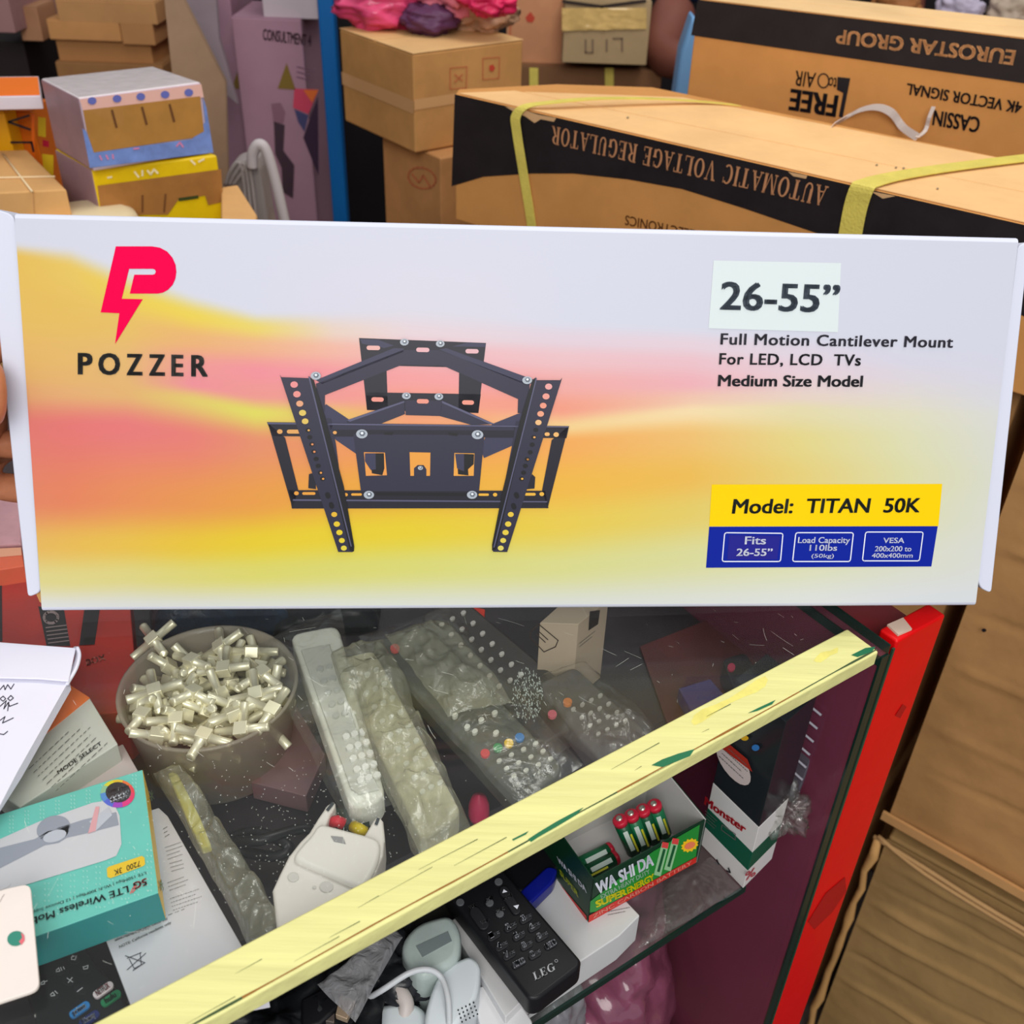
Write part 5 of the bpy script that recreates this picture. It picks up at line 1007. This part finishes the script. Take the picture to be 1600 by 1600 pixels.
# --- square carton with pink bag on top
q0, q1, q2 = at(530, 45, TZ), at(645, 85, TZ), at(818, 63, TZ)
sb = thing('square_carton', 'square light brown carton with small red marks, under the pink bag', 'box', V((q1.x, q1.y + .12, 1.02)))
q3 = q0 + q2 - q1
prism('carton', [q1, q2, q3, q0], (0, 0, -.122), kf2, sb, .003)
up1 = V((0, 0, .0013))
prism('top_flap', [q1 + up1, q2 + up1, (q2 + q3) / 2 - (q3 - q2) * .01 + up1, (q1 + q0) / 2 - (q3 - q2) * .01 + up1], (0, 0, -.0012), card((222, 178, 120)), sb, .0005); prism('top_flap', [(q1 + q0) / 2 + (q3 - q2) * .01 + up1, (q2 + q3) / 2 + (q3 - q2) * .01 + up1, q3 + up1, q0 + up1], (0, 0, -.0012), card((222, 178, 120)), sb, .0005)
Lf, Rf = Plane(q1, q0 - q1), Plane(q1, q2 - q1)
tp = mat((206, 158, 108), .25, coat=.5)
def zband(pl_, p, q, za, zb, nm, m, parent, off=.0006): return raw(nm, [V((p.x, p.y, za)) + pl_.N * off, V((q.x, q.y, za)) + pl_.N * off, V((q.x, q.y, zb)) + pl_.N * off, V((p.x, p.y, zb)) + pl_.N * off], [[0, 1, 2, 3]], m, parent)
zband(Lf, q0, q1, 1.078, 1.095, 'tape', tp, sb); zband(Rf, q1, q1.lerp(q2, .5), 1.083, 1.096, 'tape', tp, sb)
rdm = mat((196, 70, 50), .6); rdl = mat((196, 110, 70), .6)
for (x, y) in ((716, 121), (767, 106)): strokes('printed_square', Rf, [[(x - 13, y - 15), (x + 13, y - 17), (x + 12, y + 16), (x - 13, y + 18), (x - 13, y - 15)]], 1.5, rdl, sb, .0009)
poly('red_star', Rf, [ellipse(768, 106, 5, 6, 5)], rdm, sb, .001); strokes('printed_mark', Rf, [[(710, 116), (722, 126)], [(722, 116), (710, 128)]], 2, rdl, sb, .001)
lbx = thing('red_logo_carton', 'brown carton with faint red oval mark, beneath the square carton', 'box', V((q1.x, q1.y + .1, .0)))
l1 = at(688, 247, 1.027); l0 = l1 + (q0 - q1).normalized() * .15; l2 = l1 + (q2 - q1).normalized() * .16; 
prism('carton', [l1, l2, l0 + l2 - l1, l0], (0, 0, -1.026), card((190, 136, 84), var=.2), lbx, .003)
LL = Plane(l1, l0 - l1); strokes('red_oval', LL, [ellipse(660, 278, 22, 16, 18, .3) + [(681, 284)], [(645, 272), (655, 285), (662, 274), (672, 290)]], 2.5, rdl, lbx, .001)
pk = mat((226, 74, 120), .35, var=.25, vs=20, bump=.6, bs=30, coat=.3)
def lumpc(nm, px, w, d, h, z0, m, label, cat, seed=0, amp=.25): 
    c = at(px[0], px[1], z0); tag(crumple(nm, c + V((0, d * .9, h * .85)), w, d, h, m, None, None, seed, amp), label, cat)
lumpc('pink_bag', (590, 50), .062, .04, .036, TZ + .002, pk, 'bright pink plastic bag on the square carton', 'bag', 3, .35)
lumpc('purple_bundle', (668, 58), .036, .03, .020, TZ + .002, mat((92, 52, 84), .5, bump=.5), 'dark purple cloth bundle under the pink bag', 'bundle', 5)
lumpc('pink_knot', (700, 20), .04, .03, .03, TZ + .03, mat((232, 130, 150), .4, var=.3, vs=40, bump=.5), 'pale pink knotted bag end, middle of the pile on the square carton', 'bag', 7, .4)
lumpc('cream_bag', (752, 52), .042, .035, .026, TZ + .002, mat((214, 166, 130), .4, var=.35, vs=30, bump=.6), 'crumpled cream and orange bag at the right on the square carton', 'bag', 9, .4)
lumpc('red_bag', (762, 25), .035, .03, .022, TZ + .035, mat((226, 46, 96), .4, var=.2, bump=.5), 'crimson bag scrap atop the cream bag', 'bag', 11, .4)
# --- cartons on a far stack
def fbox(nm, label, x0, y0, x1, y1, Y, dep, m, cat='box', bev=.002, down=None, kids=None):
    a, b = aty(x0, y1, Y), aty(x1, y1, Y); c = aty((x0 + x1) / 2, y0, Y); z1 = c.z; z0 = a.z if down is None else down
    t = thing(nm, label, cat, V(((a.x + b.x) / 2, Y + dep / 2, z0)))
    prism('carton', [V((a.x, Y, z1)), V((b.x, Y, z1)), V((b.x, Y + dep, z1)), V((a.x, Y + dep, z1))], (0, 0, z0 - z1), m, t, bev)
    hw = (b.x - a.x) / 2 * .98; cx = (a.x + b.x) / 2
    for s in (0, 1): prism('top_flap', [V((cx - hw, Y + dep * (.005 + .5 * s), z1 + .0012)), V((cx + hw, Y + dep * (.005 + .5 * s), z1 + .0012)), V((cx + hw, Y + dep * (.49 + .5 * s), z1 + .0012)), V((cx - hw, Y + dep * (.49 + .5 * s), z1 + .0012))], (0, 0, -.0011), m, t)
    return t, Plane((0, Y, 0), (1, 0, 0))
t, pp = fbox('drop_mark_carton', 'pinkish brown carton with a red drop mark, behind the square carton', 790, -30, 884, 106, 2.03, .16, card((206, 146, 106)))
poly('red_drop', pp, [[(829, 18), (836, 28), (832, 35), (824, 34), (821, 27)]], rdm, t, .001); strokes('printed_line', pp, [[(798, 4), (797, 60)]], 3, rdl, t, .001)
t, pp = fbox('taped_carton', 'carton sealed with shiny yellowish tape, left of the person in navy', 878, 0, 1010, 98, 1.95, .16, card((176, 150, 112)))
tpp = mat((226, 190, 120), .15, coat=.8, var=.3, vs=20, bump=.8, bs=40); pk_ = [aty(878, 12, 1.95), aty(1010, 12, 1.95), aty(1010, 45, 1.95), aty(878, 48, 1.95)]
grid('glossy_tape', lambda u, v: (pk_[0].lerp(pk_[1], u)).lerp(pk_[3].lerp(pk_[2], u), v) + V((0, -.002 - .004 * abs(noise.noise(V((u * 9, v * 5, 0)))), 0)), 24, 10, tpp, t)
strokes('faint_mark', pp, [[(915, 62), (915, 82), (926, 82), (926, 62)], [(948, 62), (948, 80)], [(958, 60), (972, 60), (972, 80)]], 3, mat((128, 106, 84), .6), t, .001)
strokes('dark_rim', pp, [[(880, 2), (940, 10), (1008, 1)]], 5, mat((50, 38, 34), .6), t, .003)
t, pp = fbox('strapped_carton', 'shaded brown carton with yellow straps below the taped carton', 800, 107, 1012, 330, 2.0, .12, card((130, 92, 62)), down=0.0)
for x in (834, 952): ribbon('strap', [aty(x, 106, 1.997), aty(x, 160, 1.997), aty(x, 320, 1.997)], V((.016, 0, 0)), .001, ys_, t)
# --- left background
stack = [(92, 2, 246, 34, 'topmost'), (78, 33, 190, 62, 'left one of the second layer'), (192, 36, 243, 70, 'right one of the second layer'), (94, 64, 240, 100, 'third layer'), (92, 100, 258, 128, 'fourth layer')]
for i, (x0, y0, x1, y1, w_) in enumerate(stack): fbox('brown_carton', 'flat brown carton, %s, in the stack at upper left' % w_, x0, y0, x1, y1, 1.9 + .01 * (i == 3), .22, card(((188, 138, 88), (196, 140, 86), (180, 128, 80), (172, 120, 72), (150, 106, 64))[i]), down=None if i < 4 else 0.0)
fbox('small_carton', 'small brown carton standing in the dark left of the flat carton stack', 35, 12, 68, 64, 1.95, .08, card((176, 128, 94)), down=None)
fbox('mauve_carton', 'mauve-brown carton at the top left corner', -40, -10, 24, 50, 1.9, .2, card((158, 118, 116)), down=None)
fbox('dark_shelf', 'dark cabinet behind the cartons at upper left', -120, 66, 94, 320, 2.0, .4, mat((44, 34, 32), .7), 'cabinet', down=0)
fbox('dark_gap_block', 'tall black block added to fill the dark gap right of the blue post', 520, -60, 640, 400, 2.25, .3, mat((24, 20, 22), .7), 'cabinet', down=0)  # black block put in to keep the gap beside the post dark
# leaning flattened cartons
def sheet(nm, label, px, Y0, Y1, m, th=.012):
    n = len(px); pts = [aty(x, y, Y0 + (Y1 - Y0) * ((x - px[0][0]) / (px[2][0] - px[0][0]))) for x, y in px]
    o = prism(nm, pts, (0, th, 0), m, None, .002); return tag(o, label, 'cardboard')
sheet('cardboard_sheet', 'tall light brown cardboard sheet leaning in front of the purple cartons', [(253, -30), (272, -30), (352, 128), (360, 420), (300, 420)], 1.62, 1.70, card((176, 144, 116)))
sheet('grey_sheet', 'grey-mauve cardboard sheet leaning behind the light brown sheet', [(268, -40), (335, -40), (342, 60), (372, 165), (330, 130)], 1.78, 1.80, card((150, 134, 140)))
pu = mat((172, 132, 148), .4, var=.08, vs=10); olv = mat((130, 104, 44), .5); dkp = mat((58, 38, 60), .5)
def purple(nm, label, x0, y0, x1, y1, Y, dx):
    t, pp = fbox(nm, label, x0, y0, x1, y1, Y, .16, pu, down=0.0)
    poly('olive_triangle', pp, [[(448 + dx, 98), (462 + dx, 140), (434 + dx, 138)]], olv, t, .001); poly('pink_patch', pp, [[(460 + dx, 138), (498 + dx, 140), (482 + dx, 178), (458 + dx, 168)]], mat((206, 70, 96), .5), t, .001) if dx == 0 else poly('pink_patch', pp, [[(383, 58), (398, 60), (398, 85), (386, 82)]], mat((196, 60, 96), .5), t, .001)
    return t, pp
t, pp = purple('purple_carton', 'purple printed carton with tester picture, in front, beside the blue post', 400, 30, 497, 360, 1.85, 0)
poly('orange_patch', pp, [[(474, 140), (498, 140), (488, 160)]], mat((226, 110, 50), .5), t, .002); poly('blue_patch', pp, [[(460, 170), (482, 180), (476, 206), (466, 190)]], mat((70, 70, 110), .5), t, .001); poly('dark_print', pp, [[(497, 150), (484, 185), (474, 215), (498, 275)]], dkp, t, .001)
poly('tester_print', pp, [[(428, 190), (445, 195), (443, 235), (460, 258), (458, 310), (442, 300), (440, 262), (430, 240)]], mat((70, 52, 62), .5), t, .001); poly('tester_top', pp, [[(424, 162), (438, 160), (446, 175), (443, 192), (428, 192)]], mat((140, 100, 116), .5), t, .001)
text(pp, 'CONSULTMENT 4', (411, 62), (486, 72), (411, 45), mat((104, 70, 90), .5), t, .03); fine_lines(pp, (464, 104), (494, 112), (0, 8), 3, mat((110, 76, 96), .5), t, .001, 2)
poly('white_panel', pp, [[(414, -20), (497, -20), (497, 33), (416, 22)]], mat((200, 186, 190), .5), t, .002) if False else None
t, pp = purple('purple_carton', 'purple printed carton partly hidden behind its twin', 352, -40, 400, 345, 1.92, -72)
fbox('pale_carton', 'pale grey-white carton on top of the front purple carton', 412, -40, 497, 28, 1.86, .14, mat((196, 182, 188), .5))
tag(fixn(prism('blue_post', [aty(495, 0, 1.78) + V((0, 0, .9)), aty(520, 0, 1.78) + V((0, 0, .9)), aty(520, 0, 1.78) + V((0, .03, .9)), aty(495, 0, 1.78) + V((0, .03, .9))], (0, 0, -(aty(495, 0, 1.78).z + .9)), mat((12, 96, 164), .4), None, .003)), 'bright blue painted metal post', 'post')
# --- colourful taped boxes
mv = mat((166, 132, 140), .45, var=.15, vs=15); wtp = mat((234, 222, 222), .2, var=.05, vs=30, bump=.5, coat=.6); brt = mat((186, 134, 66), .3, var=.15, vs=20, coat=.3)
ct = thing('taped_bundle', 'white, pink and blue taped bundle of boxes on top of the yellow one', 'box', at(190, 150, 1.075))
Q = [(62, 122), (122, 153), (315, 128), (240, 103)]
slab('carton', Q, 1.15, .076, wtp, ct, .003, side=[(0, mv), (1, mat((206, 186, 200), .4))])
CP = Plane(at(122, 153, 1.15), at(315, 128, 1.15) - at(122, 153, 1.15))
poly('pink_strip', CP, [[(124, 155), (314, 131), (318, 152), (129, 172)]], mat((240, 190, 176), .4), ct, .0008)
poly('brown_tape', CP, [[(129, 172), (312, 150), (318, 205), (300, 215), (146, 238), (135, 205)]], brt, ct, .0012)
poly('blue_strip', CP, [[(128, 200), (134, 205), (146, 238), (300, 217), (320, 190), (316, 150), (322, 168), (333, 238), (140, 262)]], mat((124, 150, 214), .35, var=.25, vs=40), ct, .0010)
for i, x in enumerate((143, 182, 219, 257, 294)): poly('blue_dot', CP, [ellipse(x, 157 - (x - 143) * .085, 7, 6, 10)], mat((108, 116, 190), .4), ct, .0016)
for x in (178, 225, 268): strokes('box_gap', CP, [[(x - 4, 172 - (x - 178) * .1), (x + 3, 198 - (x - 178) * .1)]], 3.5, mat((110, 70, 40), .5), ct, .0018)
strokes('white_print', CP, [[(155, 243), (158, 249)], [(165, 242), (168, 248)], [(175, 241), (176, 247)], [(208, 232), (216, 231)], [(275, 228), (280, 222), (285, 229)]], 2.5, mat((226, 140, 180), .4), ct, .0018)
yb = thing('yellow_bundle', 'yellow and brown taped bundle of boxes under the white one', 'box', at(210, 290, .99))
ym = mat((238, 200, 16), .35, var=.12, vs=20)
slab('carton', [(84, 232), (142, 265), (340, 242), (262, 212)], 1.072, .085, ym, yb, .003, side=[(0, mv)])
YP = Plane(at(142, 265, 1.072), at(340, 242, 1.072) - at(142, 265, 1.072))
poly('brown_tape', YP, [[(152, 290), (345, 264), (348, 315), (325, 320), (320, 305), (278, 312), (262, 335), (158, 336)]], mat((170, 116, 60), .35, var=.2, vs=20), yb, .001)
strokes('white_print', YP, [[(168, 277), (174, 276)], [(210, 268), (216, 276)], [(222, 266), (222, 274)], [(230, 266), (235, 272), (240, 264), (246, 270)], [(298, 250), (304, 256)], [(310, 252), (318, 248)]], 3, mat((250, 236, 190), .4), yb, .0016); strokes('box_gap', YP, [[(222, 305), (222, 330)], [(258, 303), (256, 330)]], 3, mat((120, 76, 40), .5), yb, .0018); strokes('dark_label', YP, [[(280, 311), (308, 307)]], 5, mat((60, 70, 30), .5), yb, .0018)
tag(slab('support_box', [(70, 330), (150, 352), (350, 340), (270, 310)], .983, .982, kd, None, .003), 'plain brown carton supporting the taped bundles', 'box')
tag(lathe('cream_tub', [(.0001, .012), (.045, .011), (.054, .007), (.057, 0), (.055, -.02), (.0001, -.02)], at(166, 350, 1.0) + V((0, -.055, .02)), mat((240, 222, 180), .4), None, 40), 'round cream tub top just behind the top edge of the held carton', 'tub')
lc = thing('string_tied_carton', 'light brown carton tied with string at far left', 'box', at(40, 270, 1.0))
slab('carton', [(-90, 238), (42, 234), (104, 296), (-60, 304)], 1.06, .062, card((222, 170, 108)), lc, .002)
for a, b in (((4, 240), (50, 299)), ((-60, 279), (86, 276))): tube('string', [at(*a, 1.0612), at(*b, 1.0612)], .0012, mat((240, 214, 170), .6), lc, 6)
SPc = Plane(at(-60, 304, 1.06), at(104, 296, 1.06) - at(-60, 304, 1.06)); strokes('string_shadow', SPc, [[(52, 300), (54, 335)]], 1.5, mat((200, 150, 96), .6), lc, .001)
tag(slab('support_box', [(-90, 290), (30, 290), (90, 350), (-60, 360)], .997, .996, kd, None, .003), 'plain brown carton under the string-tied carton', 'box')
ob = thing('orange_top_box', 'white box with flat orange top at far left', 'box', at(10, 135, 1.12))
slab('carton', [(-90, 121), (60, 119), (64, 150), (-90, 153)], 1.13, .014, mat((226, 214, 222), .4), ob, .001); slab('orange_lid', [(-90, 122), (59, 120), (62, 147), (-90, 150)], 1.1312, .001, mat((255, 126, 34), .4), ob)
t, pp = fbox('yellow_poster_box', 'tall yellow and orange box with black letters lying sideways', -60, 176, 52, 360, 1.24, .03, mat((236, 170, 20), .4), down=None)
poly('orange_stripe', pp, [[(50, 178), (54, 178), (56, 330), (36, 330), (50, 240)]], mat((220, 100, 20), .4), t, .001)
strokes('black_letter', pp, [[(14, 190), (46, 180)], [(14, 190), (48, 202)], [(18, 222), (50, 222), (53, 236)]], 3.5, INK, t, .0014)
t, pp = fbox('orange_side_box', 'narrow orange and yellow box between string-tied carton and taped bundles', 54, 176, 86, 340, 1.27, .06, mat((214, 110, 24), .4), down=None)
poly('yellow_patch', pp, [[(60, 182), (72, 184), (72, 214), (60, 212)], [(66, 240), (84, 242), (84, 285), (70, 280)]], mat((220, 190, 40), .4), t, .001); poly('crimson_patch', pp, [[(67, 218), (77, 220), (77, 230), (67, 228)]], mat((180, 30, 60), .4), t, .001)
# --- grey folded bag with handle
gb = thing('grey_bag', 'grey folded bag with a looping handle left of the purple cartons', 'bag', aty(395, 345, 1.42))
gm = mat((168, 158, 154), .6, var=.1, bump=.3)
pts = [aty(352, 275, 1.44), aty(362, 255, 1.43), aty(395, 245, 1.43), aty(405, 262, 1.42), aty(425, 380, 1.42), aty(352, 380, 1.42)]
prism('bag_body', pts, (0, .05, 0), gm, gb, .008)
for k in range(3): tube('fold', spline([aty(352 + 6 * k, 290, 1.417), aty(362 + 8 * k, 265 + 3 * k, 1.415), aty(378 + 6 * k, 262, 1.415), aty(388 + 8 * k, 375, 1.412)], 4), .0028, gm, gb, 8)
tube('handle', spline([aty(394, 262, 1.41), aty(395, 240, 1.41), aty(404, 226, 1.41), aty(416, 236, 1.41), aty(432, 290, 1.41), aty(452, 380, 1.41)], 6), .0075, mat((196, 188, 188), .5), gb, 12)
tag(slab('tan_box', [(345, 292), (372, 288), (402, 335), (398, 360), (345, 352)], 1.03, .05, card((224, 172, 110)), None, .003), 'light tan box corner in front of the grey bag', 'box')
gz = aty(395, 378, 1.42).z
tag(prism('stool_carton', [V((-.46, 1.40, gz - .004)), V((-.30, 1.40, gz - .004)), V((-.30, 1.52, gz - .004)), V((-.46, 1.52, gz - .004))], (0, 0, .005 - gz), kd, None, .003), 'plain brown carton under the grey folded bag', 'box')
# --- person in navy at the back
pn = thing('person', 'person in navy T-shirt with a bent bare arm, standing behind the cartons', 'person', V((.47, 2.30, 0)))
nv = mat((30, 54, 92), .8, var=.15, bump=.3); sk2 = mat((128, 76, 62), .55, var=.1); hairm = mat((22, 18, 18), .9, bump=.6)
hipz = .93
torso = skin('shirt', [[(V((.50, 2.25, .86)), (.15, .10)), (V((.50, 2.25, 1.0)), (.145, .10)), (V((.50, 2.24, 1.2)), (.165, .11)), (V((.50, 2.24, 1.36)), (.15, .09)), (V((.50, 2.24, 1.46)), .06)],
    [('ref', 0, 3), (V((.36, 2.22, 1.40)), .065), (aty(1062, 10, 2.12), .058)], [('ref', 0, 3), (V((.64, 2.22, 1.40)), .065), (V((.70, 2.22, 1.22)), .058)]], nv, pn)
el_ = aty(1028, 82, 2.03)
skin('arm', [[(aty(1062, 0, 2.12), .048), (aty(1045, 40, 2.08), .045), (el_, .042), (aty(1052, 96, 1.98), .036), (aty(1078, 100, 1.95), .028), (aty(1096, 100, 1.94), (.032, .018)), (aty(1112, 98, 1.94), .014)]] + [[('ref', 0, 5), (aty(1108, 92 + 4 * k, 1.93), .009), (aty(1120, 93 + 4 * k, 1.935), .008)] for k in range(4)] + [[('ref', 0, 4), (aty(1094, 88, 1.94), .011), (aty(1104, 84, 1.94), .009)]], sk2, pn)
skin('arm', [[(V((.70, 2.22, 1.24)), .048), (V((.73, 2.2, 1.08)), .04), (V((.72, 2.08, .95)), .032), (V((.71, 2.0, .93)), (.03, .018)), (V((.71, 1.95, .925)), .014)]] + [[('ref', 0, 3), (V((.685 + .018 * k, 1.955, .925)), .009), (V((.685 + .018 * k, 1.92, .92)), .008)] for k in range(4)], sk2, pn)
skin('head', [[(V((.50, 2.24, 1.44)), .055), (V((.50, 2.235, 1.53)), .055), (V((.50, 2.215, 1.60)), (.072, .085)), (V((.50, 2.225, 1.68)), (.078, .09)), (V((.50, 2.23, 1.74)), (.06, .07))], [('ref', 0, 2), (V((.50, 2.125, 1.625)), .014)]], sk2, pn)
for s in (-1, 1): raw('eye', [V((.50 + s * .030 + .011 * math.cos(a), 2.137, 1.655 + .006 * math.sin(a))) for a in [k * .785 for k in range(8)]], [list(range(8))], mat((30, 24, 24), .3), pn); tube('ear', [V((.50 + s * .078, 2.235, 1.62)), V((.50 + s * .084, 2.235, 1.645)), V((.50 + s * .080, 2.235, 1.67))], .011, sk2, pn)
tube('mouth', [V((.475, 2.132, 1.583)), V((.50, 2.127, 1.581)), V((.525, 2.132, 1.583))], .004, mat((110, 54, 52), .5), pn, 6)
grid('hair', lambda u, v: V((.50, 2.235, 1.665)) + V((.088 * math.sin(v * 1.5) * math.cos(u * 6.283), .098 * math.sin(v * 1.5) * math.sin(u * 6.283), .10 * math.cos(v * 1.5))), 24, 10, hairm, pn, thick=.006)
for s in (-1, 1): skin('trouser_leg', [[(V((.50 + s * .04, 2.25, .90)), .10), (V((.50 + s * .09, 2.25, .80)), .085), (V((.50 + s * .10, 2.24, .48)), .06), (V((.50 + s * .10, 2.27, .10)), .048)]], mat((30, 42, 74), .8), pn); skin('shoe', [[(V((.50 + s * .10, 2.29, .05)), .04), (V((.50 + s * .10, 2.20, .04)), (.04, .035)), (V((.50 + s * .10, 2.10, .035)), (.035, .028))]], mat((30, 28, 30), .5), pn)
tag(prism('light_blue_bag', [aty(1052, 165, 1.6), aty(1064, 80, 1.6), aty(1084, 20, 1.6), aty(1100, 60, 1.6), V((aty(1100, 260, 1.6).x, 1.6, .002)), V((aty(1052, 260, 1.6).x, 1.6, .002))], (0, .05, 0), mat((120, 168, 214), .5), None, .008), 'light blue sheet or bag between the person in navy and the top right carton', 'bag')
lumpc_ = [((1500, 12), (200, 190, 210), 'pale lilac bag beyond the top right carton', 3), ((1580, 12), (190, 170, 150), 'beige bag at the top right corner', 6), ((1400, 4), (170, 110, 60), 'brown bag beyond the top right carton, left of the lilac one', 8)]
for (x, y), c, lb_, sd in lumpc_: tag(crumple('bundle', aty(x, y, 2.0) + V((0, 0, -.01)), .038, .04, .035, mat(c, .6, var=.2), None, None, sd, .3), lb_, 'bag')
tag(prism('back_table', [V((.82, 1.85, 1.07)), V((1.3, 1.85, 1.07)), V((1.3, 2.15, 1.07)), V((.82, 2.15, 1.07))], (0, 0, -1.069), kd, None, .003), 'brown carton stack beyond the top right carton', 'box')
